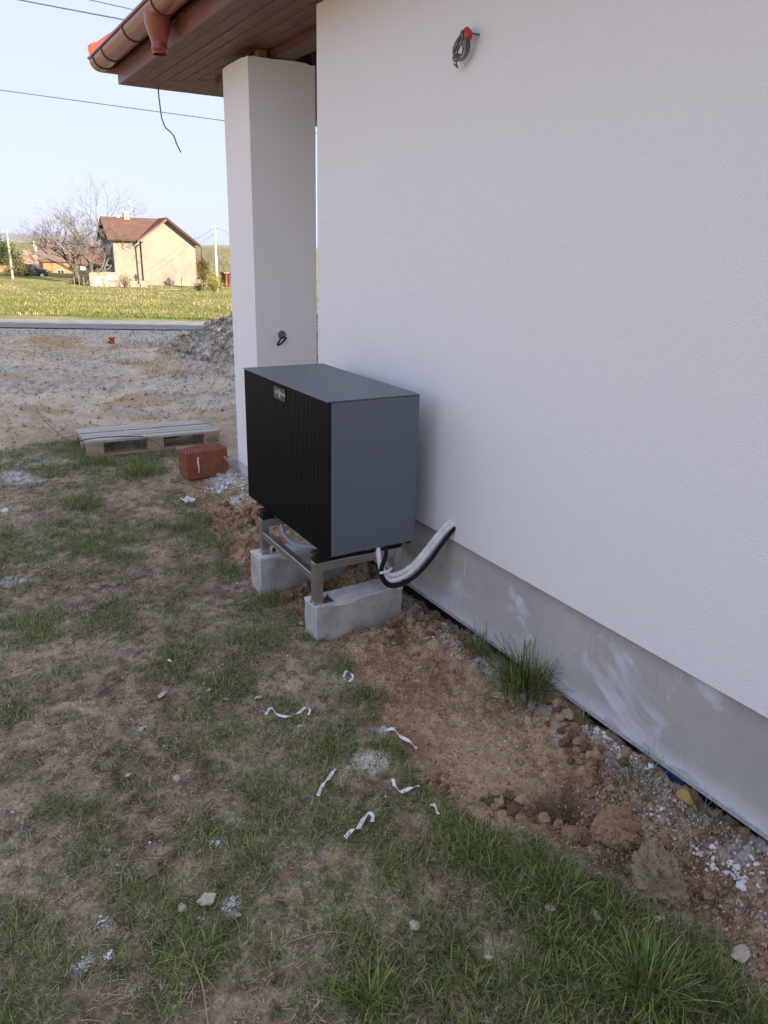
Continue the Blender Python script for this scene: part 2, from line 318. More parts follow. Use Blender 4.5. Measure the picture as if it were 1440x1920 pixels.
def green(x, y):
    g = 0.30 + 0.0 * x
    for a, b, r_, s_ in PW: g = np.maximum(g, 0.30 + s_ * 0.8 * np.exp(-(((x - a) / r_) ** 2 + ((y - b) / (r_ * 1.25)) ** 2)))
    for a, b, r_, s_ in BW: g = g - s_ * 0.42 * np.exp(-(((x - a) / r_) ** 2 + ((y - b) / (r_ * 1.25)) ** 2))
    n = (fbm(x, y, 7, 4, 61) - 0.5) * 1.5 + (fbm(x, y, 2.2, 3, 63) - 0.5) * 0.7
    return np.clip(g + .01 + n * 1.05, 0, 1.4) * (1 - dirt_mask(x, y)) * (1 - yard_mask(x, y))
LIME = [(695, 1425, .085, 1.0, 0), (640, 1445, .05, .5, 0), (435, 1690, .035, 1, 1), (155, 1800, .03, 1, 1), (410, 1570, .035, .7, 1), (300, 1620, .04, .4, 1), (18, 1085, .09, 1, 1), (340, 935, .2, .2, 0), (420, 900, .25, .7, 1), (450, 930, .15, .6, 1), (345, 1745, .05, .5, 1), (180, 1720, .06, .35, 1), (560, 1365, .03, .6, 1), (250, 1060, .1, .4, 1), (60, 870, .22, .6, 1), (25, 890, .2, .7, 1), (60, 895, .2, .6, 1), (500, 1480, .05, .25, 0), (230, 1210, .05, .4, 1), (720, 1360, .04, .6, 1)]
LW = [(G(a, b)[0], G(a, b)[1], r_, s_, w_) for a, b, r_, s_, w_ in LIME]
def lerp(a, b, t): return a + (b - a) * t[..., None]
def C3(*c): return np.array(c, float)
def ground_colour(x, y):
    di = dirt_mask(x, y); ya = yard_mask(x, y); gr = green(x, y); d, s = ds(x, y); dr = d - 0.125 * s
    n1 = fbm(x, y, 3, 4, 71); n2 = fbm(x, y, 18, 4, 72); n3 = fbm(x, y, 70, 2, 73)
    c = lerp(C3(.225, .155, .094) + 0 * x[..., None], C3(.62, .475, .32), ss(.3, .7, n1 * .5 + n2 * .5))
    c = lerp(c, C3(.135, .125, .050), np.clip(gr, 0, 1) * 0.5)
    n4 = fbm(x, y, 45, 3, 78); dirt = lerp(C3(.27, .155, .085) + 0 * x[..., None], C3(.62, .425, .26), ss(.34, .64, .3 * n1 + .4 * n2 + .3 * n4))
    dirt = lerp(dirt, C3(.60, .435, .28), 0.6 * np.exp(-(((x + .5) / .22) ** 2 + ((y - 2.1) / .5) ** 2)))
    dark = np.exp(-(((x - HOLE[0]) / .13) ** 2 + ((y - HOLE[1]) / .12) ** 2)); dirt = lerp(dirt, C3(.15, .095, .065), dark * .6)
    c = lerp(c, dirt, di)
    lime = ss(-.22, -.02, x - .11 * (fbm(x, y, 6, 3, 75) - .5)) * ss(.44, .62, fbm(x, y, 13, 4, 76)) * (1 - ss(7.2, 7.9, y))
    c = lerp(c, C3(.52, .52, .53), lime * .8)
    for a, b, r_, s_, w_ in LW:
        q = np.exp(-(((x - a) / r_) ** 2 + ((y - b) / (r_ * 1.1)) ** 2)) * s_
        c = lerp(c, C3(.72, .72, .72) if w_ else C3(.72, .645, .52), ss(.32, .55, q * (0.45 + 1.1 * fbm(x, y, 40, 3, 77))) * .9)
    c = c * (1 - .5 * ss(.5, .72, fbm(x, y, 33, 3, 79)) * (1 - di))[..., None]
    speck = ss(.78, .84, n3) * ss(.5, .65, n1); c = lerp(c, C3(.5, .48, .45), speck * .5)
    # yard: sandy loam, grey crushed stone
    sand = lerp(C3(.50, .38, .245) + 0 * x[..., None], C3(.70, .585, .43), ss(.3, .68, .5 * fbm(x, y, .8, 4, 81) + .5 * fbm(x, y, 6, 4, 82)))
    sand = lerp(sand, C3(.46, .31, .165), .7 * ss(.56, .68, fbm(x, y, .9, 4, 85)))
    def band(px, py, rx, ry):
        p = G(px, py, -.1); dd = (x - p[0]); ee = (y - p[1]); u_ = dd * .86 - ee * .51; v_ = dd * .51 + ee * .86
        return np.exp(-((u_ / rx) ** 2 + (v_ / ry) ** 2))
    gv = band(150, 722, 1.6, .42) + band(380, 745, 1.4, .33) + band(20, 700, 1.6, .45) + band(60, 665, 3, .9) + band(250, 618, 7, .8) + band(420, 700, 1.6, 1.3) + band(0, 625, 4, .8) + 0.7 * band(230, 770, .8, .2)
    gm = ss(.40, .62, gv * .57 + 1.1 * (fbm(x, y, 1.1, 5, 83) - .33)) * .85 ; gm = np.maximum(gm, ss(17.2, 18.6, dr))
    gravel = lerp(C3(.36, .31, .255) + 0 * x[..., None], C3(.62, .545, .455), ss(.35, .65, fbm(x, y, 22, 3, 84)))
    yc = lerp(sand, gravel, gm * .92); c = lerp(c, yc, ya)
    # meadow
    fl = ss(21.3, 21.9, dr + .5 * (fbm(x, y, 1.2, 3, 86) - .5))
    f = lerp(C3(.18, .185, .052) + 0 * x[..., None], C3(.31, .265, .105), ss(.35, .65, .5 * fbm(x, y, .18, 4, 91) + .5 * fbm(x, y, 1.1, 4, 92)))
    c = lerp(c, f, fl)
    return np.clip(c, 0.01, .9)
colr = ground_colour(X, Y)
ny, nx = X.shape
V = np.stack([X, Y, Z], -1).reshape(-1, 3)
ii = (np.arange(ny - 1)[:, None] * nx + np.arange(nx - 1)[None, :]).ravel()
FI = np.stack([ii, ii + 1, ii + nx + 1, ii + nx], 1).ravel()
gme = np_mesh('ground', V, FI, np.full(len(ii), 4), colr.reshape(-1, 3)); gme.shade_smooth()
gm_ = attr_mat('earth', 0.97, 0.12, nsc=85, nvar=0.55, bump=1.0, bdist=0.014, bsc=95)
ground = link('ground', gme, gm_); tag(ground, kind='structure')

# road
M['asphalt'] = simple('dusty_asphalt', (0.26, 0.245, 0.23), 0.9, 0.2, var=0.2, scale=3)
def ds2xy(d, s): return (CAM[0] + FH[0] * d + FH[1] * s, FH[1] * d - FH[0] * s)
mb = MB(); n = 60; vs = []
for i in range(n + 1):
    s_ = -90 + 180 * i / n
    for k_, dd in enumerate((19.5, 20.6, 21.75)):
        x_, y_ = ds2xy(dd + .125 * s_ + .05 * math.sin(s_ * 1.3 + k_), s_); vs.append((x_, y_, -0.075 + (0.02 if k_ == 1 else 0)))
mb.add(vs, [(i * 3 + j, (i + 1) * 3 + j, (i + 1) * 3 + j + 1, i * 3 + j + 1) for i in range(n) for j in range(2)])
road = mb.build('road', M['asphalt']); tag(road, kind='structure')

# hills on the skyline
mb = MB(); vs = []; n = 120
for i in range(n + 1):
    a = R(-70 + 160 * i / n); rr = 900
    hh = 14 + 12 * math.sin(a * 5 + 1) + 8 * math.sin(a * 13 + .3) + 3 * math.sin(a * 41)
    for r_, z_ in ((rr - 250, -12), (rr, -6 + hh * .2), (rr + 200, -5 + hh * .4), (rr + 900, -20)): vs.append((r_ * math.sin(a), r_ * math.cos(a), z_))
mb.add(vs, [(i * 4 + j, i * 4 + j + 1, (i + 1) * 4 + j + 1, (i + 1) * 4 + j) for i in range(n) for j in range(3)])
hl = mb.build('hills', simple('haze_pale_woodland', (0.30, 0.29, 0.30), 1.0, 0.0, var=0.18, scale=.05), smooth=True); tag(hl, kind='structure')  # pale tint stands in for haze over the distant woodland

# ================================================================ THE HOUSE WE STAND BESIDE
house = thing('rendered_house', 'white rendered house wall with grey plinth, corner column and wooden eaves', 'house')
YC = 4.74
mb = MB(); mb.box(0.0, 10.4, -14, YC, 0.4466, 3.6); mb.build('wall', M['plaster'], house, bevel=0.004)
mb = MB(); mb.box(0.012, 10.39, -13.99, YC - .012, 0.004, 0.4466); mb.build('plinth', M['plinth'], house)
mb = MB(); mb.box(0.045, 10.3, -13.9, YC - .06, -0.6, 0.004); mb.build('foundation', M['membrane'], house)
mb = MB(); mb.box(0.006, 0.014, -13.9, YC - .02, 0.001, 0.016); mb.build('base_profile', M['profile'], house)
mb = MB(); mb.box(0.030, 0.046, 1.50, 1.72, -0.05, -0.012); mb.build('blue_foil', M['blue_foil'], house)
# scraps of reinforcing mesh hanging below the profile
mb = MB()
for (ya, yb, hgt_) in ((1.78, 1.98, .03), (1.36, 1.70, .034), (1.10, 1.3, .02)):
    yy = ya
    while yy < yb: mb.box(0.0095, 0.0115, yy, yy + .0016, 0.012, 0.012 + hgt_ * (0.6 + .4 * math.sin(yy * 31))); yy += .006
    zz = .014
    while zz < .012 + hgt_ * .8: mb.box(0.0098, 0.0113, ya, yb, zz, zz + .0014); zz += .006
o = mb.build('reinforcing_mesh', M['mesh_net'], house); o['kind'] = 'stuff'
# corner column, ragged render at its head
cx1 = 0.537; mb = MB(); n = 26; top = []
ring = []
for i in range(n): ring.append((0 + cx1 * i / n, 5.89))
for i in range(n): ring.append((cx1, 5.89 + .55 * i / n))
for i in range(n): ring.append((cx1 - cx1 * i / n, 6.44))
for i in range(n): ring.append((0, 6.44 - .55 * i / n))
m = len(ring); vb = [(a, b, -0.3) for a, b in ring]; vt = [(a, b, 3.214 + random.uniform(-.007, .007)) for a, b in ring]; vc = [(a * .96 + .01, b * .96 + .25, 3.205) for a, b in ring]
mb.add(vb + vt, [(i, (i + 1) % m, m + (i + 1) % m, m + i) for i in range(m)] + [tuple(range(m, 2 * m))]); mb.build('column', M['colplaster'], house)
mb = MB(); mb.box(-0.006, 0.545, 5.884, 6.446, -0.3, 0.06); mb.build('column_base', M['plinth'], house)
# porch beams above the column
mb = MB(); mb.box(0.20, 0.36, YC + .02, 7.2, 3.225, 3.42); mb.build('porch_beam', M['beam'], house)
mb = MB(); mb.box(0.12, 0.19, 5.98, 6.06, 3.215, 3.30); mb.build('beam_packer', M['rawbeam'], house)
mb = MB(); mb.box(0.56, 9.5, 6.0, 6.3, 2.86, 3.40); mb.build('porch_beam', M['beam'], house)
# soffit boards, mitred at the corner
ZS = 3.28; X0, Y1 = -0.454, 7.985; BWD = 0.110
def mitre_y(x): return Y1 - (x - X0) - 0.11
xb = X0 + 0.105; i = 0
fas = []
first = True
bx = [(-0.434, -0.349)] + [(-0.345 + .11 * j, -0.345 + .11 * (j + 1) - .009) for j in range(5)]
for a, b in bx:
    ya, yb = mitre_y(a) - .002, mitre_y(b) - .002
    mb = MB(); mb.hexa([(a, -2, ZS), (b, -2, ZS), (b, yb, ZS), (a, ya, ZS)], [(a, -2, ZS + .018), (b, -2, ZS + .018), (b, yb, ZS + .018), (a, ya, ZS + .018)])
    o = mb.build('soffit_board', M['soffit'], house, bevel=0.004)
for j in range(7):                     # inner porch ceiling, a little higher
    a = 0.37 + .11 * j; mb = MB(); mb.box(a, a + .105, YC + .01, 7.3 - .11 * j, ZS + .03, ZS + .048); mb.build('soffit_board', M['beam'], house, bevel=0.002)
yy = 7.965
for j in range(8):
    b_, a_ = yy - .101, yy
    xa = X0 + (Y1 - .11 - a_); xb_ = X0 + (Y1 - .11 - b_)
    xa, xb_ = max(xa, -.434) + .002, max(xb_, -.434) + .002
    mb = MB(); mb.hexa([(xa, a_, ZS), (xb_, b_, ZS), (6, b_, ZS), (6, a_, ZS)], [(xa, a_, ZS + .018), (xb_, b_, ZS + .018), (6, b_, ZS + .018), (6, a_, ZS + .018)])
    mb.build('soffit_board', M['soffit_x'], house, bevel=0.004); yy -= .11
mb = MB(); mb.box(-0.43, 10, -2, 7.96, ZS + .05, ZS + .062); mb.build('soffit_underlay', M['black_core'], house)
mb = MB(); mb.box(X0, X0 + .02, -14, Y1, ZS - .003, ZS + .165); mb.build('fascia_board', M['fascia'], house, bevel=0.003)
mb = MB(); mb.box(X0 + .021, 10.8, Y1 - .02, Y1, ZS - .003, ZS + .165); mb.build('fascia_board', M['fascia'], house, bevel=0.003)
# roof: hipped, clay tiles
ZE = 3.47; ex0, ex1, ey1, ey0 = -0.56, 10.96, 8.09, -14.6; hw = (ex1 - ex0) / 2; ZR = ZE + hw * 0.645; rx = (ex0 + ex1) / 2; ry1 = ey1 - hw
mb = MB()
vs = [(ex0, ey0, ZE), (ex1, ey0, ZE), (ex1, ey1, ZE), (ex0, ey1, ZE), (rx, ey0 + hw, ZR), (rx, ry1, ZR)]
vs2 = [(a, b, c - .07) for a, b, c in vs]
fs = [(0, 4, 5, 3), (1, 2, 5, 4), (2, 3, 5), (0, 1, 4)]
mb.add(vs + vs2, fs + [tuple(j + 6 for j in f[::-1]) for f in fs] + [(0, 3, 9, 6), (3, 2, 8, 9), (2, 1, 7, 8), (1, 0, 6, 7)])
roof = mb.build('roof', M['tile'], house)
mb = MB()
for (p, q) in (((ex0, ey1, ZE), (rx, ry1, ZR)), ((ex1, ey1, ZE), (rx, ry1, ZR))):
    p, q = Vector(p), Vector(q); st = (q - p).normalized(); L_ = (q - p).length; nn = int(L_ / .36)
for j in range(20):                    # barrel hip caps, overlapping
    p, q = Vector((ex0, ey1, ZE)), Vector((rx, ry1, ZR)); st = (q - p).normalized()
    c0 = p + st * (.36 * j - .05) + Vector((0, 0, .05)); c1 = c0 + st * .40 + Vector((0, 0, .022))
    mb = MB(); mb.tube([c0, c0 + st * .05, c0 + st * .051, c1], [.115, .115, .10, .085], 14); o = mb.build('hip_cap', M['tile'], roof, smooth=False)
# gutter
def half_round(path_pts, axis_pts, name, par):
    pass
GX, GZ, GR = -0.575, 3.475, 0.096
def gutter(name, y0, y1, x0=None, along='y'):
    mb = MB(); n = 14; vs = []
    for (t) in (y0, y1):
        for i in range(n + 1):
            a = math.pi + math.pi * i / n; u_, w_ = GR * math.cos(a), GR * math.sin(a); vs.append((u_, t, w_))
        for i in range(n, -1, -1):
            a = math.pi + math.pi * i / n; u_, w_ = (GR - .004) * math.cos(a), (GR - .004) * math.sin(a); vs.append((u_, t, w_))
    m = 2 * (n + 1); mb.add(vs, [(i, (i + 1) % m, m + (i + 1) % m, m + i) for i in range(m)])
    bead = [(-GR - .004, y0, .004), (-GR - .004, y1, .004)]; mb.tube(bead, .010, 8)
    return mb
mb = gutter('gutter', -14.5, 8.10); v = [(a + GX, b, c + GZ) for a, b, c in mb.v]; mb.v = v; gut = mb.build('gutter', M['gutter'], house, smooth=True)
GY = 8.10; mb = gutter('gutter', -0.56, 10.9); mb.v = [(b, GY - a, c + GZ) for a, b, c in mb.v]; mb.build('gutter', M['gutter'], house, smooth=True)
for yy in (7.92, 7.55, 6.75, 5.9, 5.1, 4.3):        # joint clips
    mb = MB(); n = 14
    pts = [(GX + (GR + .003) * math.cos(math.pi + math.pi * i / n), yy, GZ + (GR + .003) * math.sin(math.pi + math.pi * i / n)) for i in range(n + 1)]
    mb.tube(pts, .006, 6); mb.build('gutter_bracket', M['gutter_dark'], gut)
# hopper below the gutter
hp = np.array([GX, 6.10, 0]); mb = MB()
ringn = 20; prof = [(0.0, .125, .092), (-.06, .12, .090), (-.17, .06, .056), (-.20, .052, .052), (-.202, .056, .056), (-.225, .056, .056), (-.227, .050, .050), (-.25, .050, .050)]
vs = []
for dz, ay, ax in prof:
    for k_ in range(ringn):
        a = 2 * math.pi * k_ / ringn; vs.append((hp[0] + ax * math.cos(a), hp[1] + ay * math.sin(a), GZ - .045 + dz))
mb.add(vs, [(i * ringn + k_, i * ringn + (k_ + 1) % ringn, (i + 1) * ringn + (k_ + 1) % ringn, (i + 1) * ringn + k_) for i in range(len(prof) - 1) for k_ in range(ringn)])
mb.build('hopper', simple('brick_red_hopper', (0.29, 0.068, 0.036), 0.32, 0.5, var=0.1), gut, smooth=True)
mb = MB(); mb.box(-0.476, -0.456, -14, 8.0, 3.40, 3.455); mb.build('drip_flashing', M['gutter_dark'], house)

# ================================================================ HEAT PUMP
UX0, UX1, UY0, UY1, UZ0, UZ1 = -0.674, -0.146, 3.2235, 4.3675, 0.418, 1.225
hpump = thing('heat_pump', 'graphite grey box heat pump with black slatted front on steel stand', 'heat pump', ((UX0 + UX1) / 2, (UY0 + UY1) / 2, UZ0))
HB = Vector(hpump.location)
def loc_(mb): mb.v = [(a - HB.x, b - HB.y, c - HB.z) for a, b, c in mb.v]; return mb
mb = MB(); mb.box(UX0 + .022, UX1, UY0, UY1, UZ0, UZ1 - .0085); loc_(mb).build('casing', M['graphite'], hpump, bevel=0.003, seg=2)
mb = MB(); mb.box(UX0 - .001, UX1 + .001, UY0 - .001, UY1 + .001, UZ1 - .0065, UZ1); loc_(mb).build('lid', M['graphite'], hpump, bevel=0.002, seg=2)
mb = MB(); mb.box(UX0 + .012, UX0 + .0218, UY0 + .003, UY1 - .003, UZ0 + .003, UZ1 - .0075); loc_(mb).build('grille_back', M['black_core'], hpump)
NF = 70; pitch = (UY1 - UY0 - .012) / NF
mb = MB(); mb.box(-.0095, .0095, -.0042, .0042, 0, UZ1 - UZ0 - .012)
fin0 = mb.build('fin', M['black_fin'], hpump, bevel=0.0008)
for i in range(NF):
    o = fin0 if i == 0 else fin0.copy()
    if i: COL.objects.link(o)
    o.location = (UX0 + .0115 - HB.x, UY0 + .006 + pitch * (i + .5) - HB.y, .003)
mb = MB(); mb.box(UX0 + .001, UX0 + .022, UY0, UY0 + .0028, UZ0, UZ1 - .0075); loc_(mb).build('edge_trim', M['black_fin'], hpump)
mb = MB(); mb.box(UX0 + .03, UX1 - .02, UY0 + .02, UY1 - .02, UZ0 - .004, UZ0 - .0005); loc_(mb).build('base_plate', M['black_core'], hpump)
for (xx, yy) in ((-.47, UY0 + .01), (-.40, UY0 + .01), (-.19, UY0 + .01)):
    mb = MB(); mb.box(xx, xx + .03, yy, yy + .012, UZ0 - .014, UZ0 - .0045); loc_(mb).build('clip', M['black_rubber'], hpump)
badge = MB(); badge.box(UX0 - .004, UX0 - .0012, 3.727, 3.880, 1.131, 1.1965); bd = loc_(badge).build('badge', M['badge'], hpump, bevel=0.001)
def text_mesh(body, size, name, mat, parent, loc, rot, ext=0.0006, shear=0.0):
    cu = bpy.data.curves.new(name, 'FONT'); cu.body = body; cu.size = size; cu.align_x = 'CENTER'; cu.align_y = 'CENTER'; cu.extrude = ext; cu.shear = shear
    t = bpy.data.objects.new(name, cu); COL.objects.link(t); dg = bpy.context.evaluated_depsgraph_get(); me = bpy.data.meshes.new_from_object(t.evaluated_get(dg))
    bpy.data.objects.remove(t); return link(name, me, mat, parent, loc, rot)
br = (math.pi / 2, 0, -math.pi / 2); bc = Vector((UX0 - .0042, 3.8035, 1.165)) - HB
text_mesh('VIE', .025, 'lettering', M['badge_ink'], bd, (bc.x, bc.y + .044, bc.z + .002), br)
text_mesh('MANN', .025, 'lettering', M['badge_ink'], bd, (bc.x, bc.y - .042, bc.z + .002), br)
mb = MB()
for sft in (0.0, -.013):               # the two tall zigzag letters in the middle
    pts = [(.012, .020), (.002, .004), (.007, -.001), (-.006, -.020)]
    for (a, b), (c, d) in zip(pts[:-1], pts[1:]):
        mb.tube([(bc.x, bc.y + sft + .006 + a, bc.z + b), (bc.x, bc.y + sft + .006 + c, bc.z + d)], .0021, 5)
mb.build('lettering', M['badge_ink'], bd)

# stand
ZB1, ZB2 = 0.115, 0.130
stand = thing('steel_stand', 'brushed steel tube stand carrying the heat pump on two concrete blocks', 'stand', (-.42, 3.75, ZB1))
SB = Vector(stand.location)
def sl(mb): mb.v = [(a - SB.x, b - SB.y, c - SB.z) for a, b, c in mb.v]; return mb
YN, YF = 3.335, 4.085; TW = .025
for (yy, zb) in ((YN, ZB1), (YF, ZB2)):
    for xx in (-.680, -.19):
        mb = MB(); mb.box(xx - TW, xx + TW, yy - TW, yy + TW, zb + .004, .355); sl(mb).build('leg', M['steel'], stand, bevel=.003, seg=2)
        mb = MB(); mb.box(xx - .03, xx + .085, yy - .032, yy + .032, zb - .001, zb + .0045); fp = sl(mb).build('foot_plate', M['steel'], stand)
        mb = MB(); mb.tube([(xx + .06, yy, zb + .004), (xx + .06, yy, zb + .03)], .007, 8); mb.tube([(xx + .06, yy, zb + .005), (xx + .06, yy, zb + .014)], .013, 6); sl(mb).build('anchor_bolt', M['cable_black'], fp)
    mb = MB(); mb.box(-.6545, -.2155, yy - TW + .001, yy + TW - .001, .306, .354); sl(mb).build('cross_rail', M['steel'], stand, bevel=.003, seg=2)
    for xx in (-.660, -.21):
        mb = MB(); mb.box(xx - .042, xx + .035, yy - .035, yy + .035, .3552, UZ0 - .0042); rb = sl(mb).build('rubber_foot', M['black_rubber'], stand, bevel=.006)
        mb = MB(); mb.tube([(xx - .046, yy + .01, .392), (xx - .040, yy + .01, .392)], .008, 8); sl(mb).build('screw', M['steel'], rb)
mb = MB(); mb.box(-.680 - .02, -.680 + .02, YN + TW + .0005, YF - TW - .0005, .238, .278); sl(mb).build('long_rail', M['steel'], stand, bevel=.003, seg=2)
mb = MB(); mb.box(-.19 - .02, -.19 + .02, YN + TW + .0005, YF - TW - .0005, .238, .278); sl(mb).build('long_rail', M['steel'], stand, bevel=.003, seg=2)

def conc_block(label, c, L_, W_, zt, zb, rz, mat_lab):
    root = thing('concrete_block', label, 'concrete block', (c[0], c[1], zb), rz, 'concrete footing blocks')
    def rough(mb, amp):
        me_ = mb.build('x', M['concrete'], None); return me_
    bm = bmesh.new(); bmesh.ops.create_cube(bm, size=1.0); bmesh.ops.subdivide_edges(bm, edges=bm.edges[:], cuts=9, use_grid_fill=True)
    for v in bm.verts:
        v.co = Vector((v.co.x * L_, v.co.y * W_, (v.co.z + .5) * (zt - zb - .012)))
        e = sum((abs(abs(v.co.x) - L_ / 2) < 1e-4, abs(abs(v.co.y) - W_ / 2) < 1e-4, v.co.z > zt - zb - .0121))
        k_ = .0015 if e < 2 else .004
        v.co += Vector((random.uniform(-k_, k_), random.uniform(-k_, k_), random.uniform(-k_, k_)))
    me = bpy.data.meshes.new('body'); bm.to_mesh(me); bm.free(); link('body', me, M['concrete'], root)
    bm = bmesh.new(); bmesh.ops.create_cube(bm, size=1.0); bmesh.ops.subdivide_edges(bm, edges=bm.edges[:], cuts=11, use_grid_fill=True)
    for v in bm.verts:
        top = v.co.z > .49; cx, cy = v.co.x * 2, v.co.y * 2
        z_ = (v.co.z + .5) * .014 + zt - zb - .0135
        v.co = Vector((v.co.x * (L_ + .003), v.co.y * (W_ + .003), z_))
        if not top: v.co.z -= .014 * max(0, math.sin(v.co.x * 19 + c[1]) + .3) + random.uniform(0, .003)
        v.co += Vector((random.uniform(-.001, .001), random.uniform(-.001, .001), random.uniform(-.0012, .0012) if top else 0))
    me = bpy.data.meshes.new('mortar_cap'); bm.to_mesh(me); bm.free(); link('mortar_cap', me, M['mortar'], root)
    return root
conc_block('grey concrete block under near end of heat pump, closer to viewer', (-.430, 3.375), .555, .138, ZB1, -.30, R(3.5), 0)
conc_block('grey concrete block under far end of heat pump, beneath hose loop', (-.445, 4.085), .600, .155, ZB2, -.30, R(1.0), 0)

# insulated pipe pair and its black hose
pp = [(0.03, 3.085, .56), (-.03, 3.10, .51), (-.075, 3.115, .45), (-.13, 3.13, .375), (-.19, 3.15, .30), (-.255, 3.17, .255), (-.315, 3.19, .245), (-.352, 3.205, .285), (-.362, 3.225, .345), (-.362, 3.25, .43)]
pr = thing('insulated_pipes', 'pair of white wrapped pipes curving from heat pump into the wall', 'pipe', (-.2, 3.15, .24))
PB = Vector(pr.location)
for k_, off in enumerate(((.003, .008, .0125), (-.003, -.008, -.0125))):
    pts = [np.array(p) + np.array(off) for p in spline(pp, 7)]; m = len(pts)
    mb = MB(); mb.tube(pts, [.0138 + .0006 * math.sin(i * 1.9 + k_) for i in range(m)], 12); mb.v = [(a - PB.x, b - PB.y, c - PB.z) for a, b, c in mb.v]; o = mb.build('wrapped_pipe', M['wrap'], pr, smooth=True)
mb = MB(); mb.tube([(-.392, 3.17, .295), (-.355, 3.155, .300), (-.318, 3.165, .312)], .008, 6); mb.v = [(a - PB.x, b - PB.y, c - PB.z) for a, b, c in mb.v]; mb.build('tape_tie', M['wrap'], pr, smooth=True)
hz = [(0.03, 3.055, .545), (-.02, 3.06, .50), (-.072, 3.075, .428), (-.132, 3.09, .342), (-.20, 3.115, .262), (-.27, 3.145, .215), (-.332, 3.165, .215), (-.370, 3.18, .262), (-.368, 3.19, .315), (-.335, 3.205, .375), (-.315, 3.25, .44)]
mb = MB(); pts = spline(hz, 8); mb.tube([p - np.array((-.3, 3.13, .2)) for p in pts], [.0105 + .0035 * math.exp(-((i / len(pts) - .62) / .2) ** 2) for i in range(len(pts))], 12); o = mb.build('black_hose', M['foam_black'], None, smooth=True, loc=(-.3, 3.13, .2)); tag(o, 'thick black foam hose looping under the white pipes into the wall', 'hose')
pts = spline([(-.28, 3.70, .40), (-.36, 3.85, .30), (-.41, 4.02, .21), (-.44, 4.13, .175), (-.50, 4.20, .20), (-.53, 4.16, .27), (-.47, 4.10, .33), (-.40, 4.12, .40)], 8)
pts = spline([(-.33, 3.95, .155), (-.40, 4.00, .150), (-.47, 4.07, .155), (-.52, 4.15, .20), (-.50, 4.22, .28), (-.44, 4.22, .36), (-.40, 4.2, .42)], 8) 
mb = MB(); mb.tube([p - np.array((-.45, 4.08, .14)) for p in pts], .014, 10); o = mb.build('clear_hose', M['hose'], None, smooth=True, loc=(-.45, 4.08, .14)); tag(o, 'pale translucent drain hose curled under the heat pump on far block', 'hose')

# ================================================================ YARD THINGS
def rel(mb, o): mb.v = [(a - o[0], b - o[1], c - o[2]) for a, b, c in mb.v]; return mb
# pallet (length along its local x)
PS = 1.106; pal = thing('pallet', 'weathered wooden pallet with white dusty boards, beside red clay block', 'pallet', (-1.118, 7.619, -0.083), 0)
pal.rotation_euler = (R(-4.4), R(0.2), R(-1.87))
PLN, PWD = 1.2 * PS, 0.8 * PS; bt = .022 * PS
z3 = .144 * PS - bt; z2 = z3 - bt; z1 = bt
bw = [.145 * PS, .100 * PS, .145 * PS, .100 * PS, .145 * PS]; gap = (PWD - sum(bw)) / 4; y_ = 0
for w_ in bw:
    mb = MB(); mb.box(0, PLN, y_, y_ + w_, z3 + .0005, z3 + bt); o = mb.build('deck_board', M['pallet'], pal, bevel=.002); o.rotation_euler = (R(random.uniform(-.4, .4)), 0, 0); y_ += w_ + gap
for xx in (0, (PLN - .145 * PS) / 2, PLN - .145 * PS):
    mb = MB(); mb.box(xx, xx + .145 * PS, 0.002, PWD - .002, z2 + .0005, z3); mb.build('stringer_board', M['pallet_block'], pal, bevel=.002)
for yy, w_ in ((0, .1 * PS), ((PWD - .145 * PS) / 2, .145 * PS), (PWD - .1 * PS, .1 * PS)):
    mb = MB(); mb.box(0.003, PLN - .003, yy + .002, yy + w_ - .002, 0, z1 - .0005); mb.build('bottom_board', M['pallet_block'], pal, bevel=.002)
    for xx in (.002, (PLN - .145 * PS) / 2, PLN - .145 * PS):
        mb = MB(); mb.box(xx, xx + .143 * PS, yy + .0005, yy + w_ - .0005, z1, z2); blk = mb.build('block', M['pallet_block'], pal, bevel=.003)
        if yy == 0 and xx > 1:          # burnt oval stamp on the corner block
            mb = MB(); n = 22; cxx = xx + .07 * PS; czz = (z1 + z2) / 2
            mb.tube([(cxx + .055 * math.cos(2 * math.pi * i / n), -.0002, czz + .030 * math.sin(2 * math.pi * i / n)) for i in range(n + 1)], .003, 4); mb.build('stamp', M['ink'], blk)
            text_mesh('EUR', .042, 'stamp', M['ink'], blk, (cxx, -.0004, czz), (math.pi / 2, 0, 0), ext=.0003)
# wood offcuts under the pallet's raised corner
for (p, sz, rz, lab) in (((.02, 7.62, -.13), (.16, .08, .06), .3, 'short brown wood offcut under the raised pallet corner'), ((-.18, 7.50, -.12), (.10, .06, .07), -.2, 'small wood block lying just left of the red clay block')):
    mb = MB(); mb.box(-sz[0], sz[0], -sz[1], sz[1], 0, sz[2]); o = mb.build('wood_offcut', M['pallet_block'], None, bevel=.004, loc=p, rot=(0, .03, rz)); tag(o, lab, 'offcut')
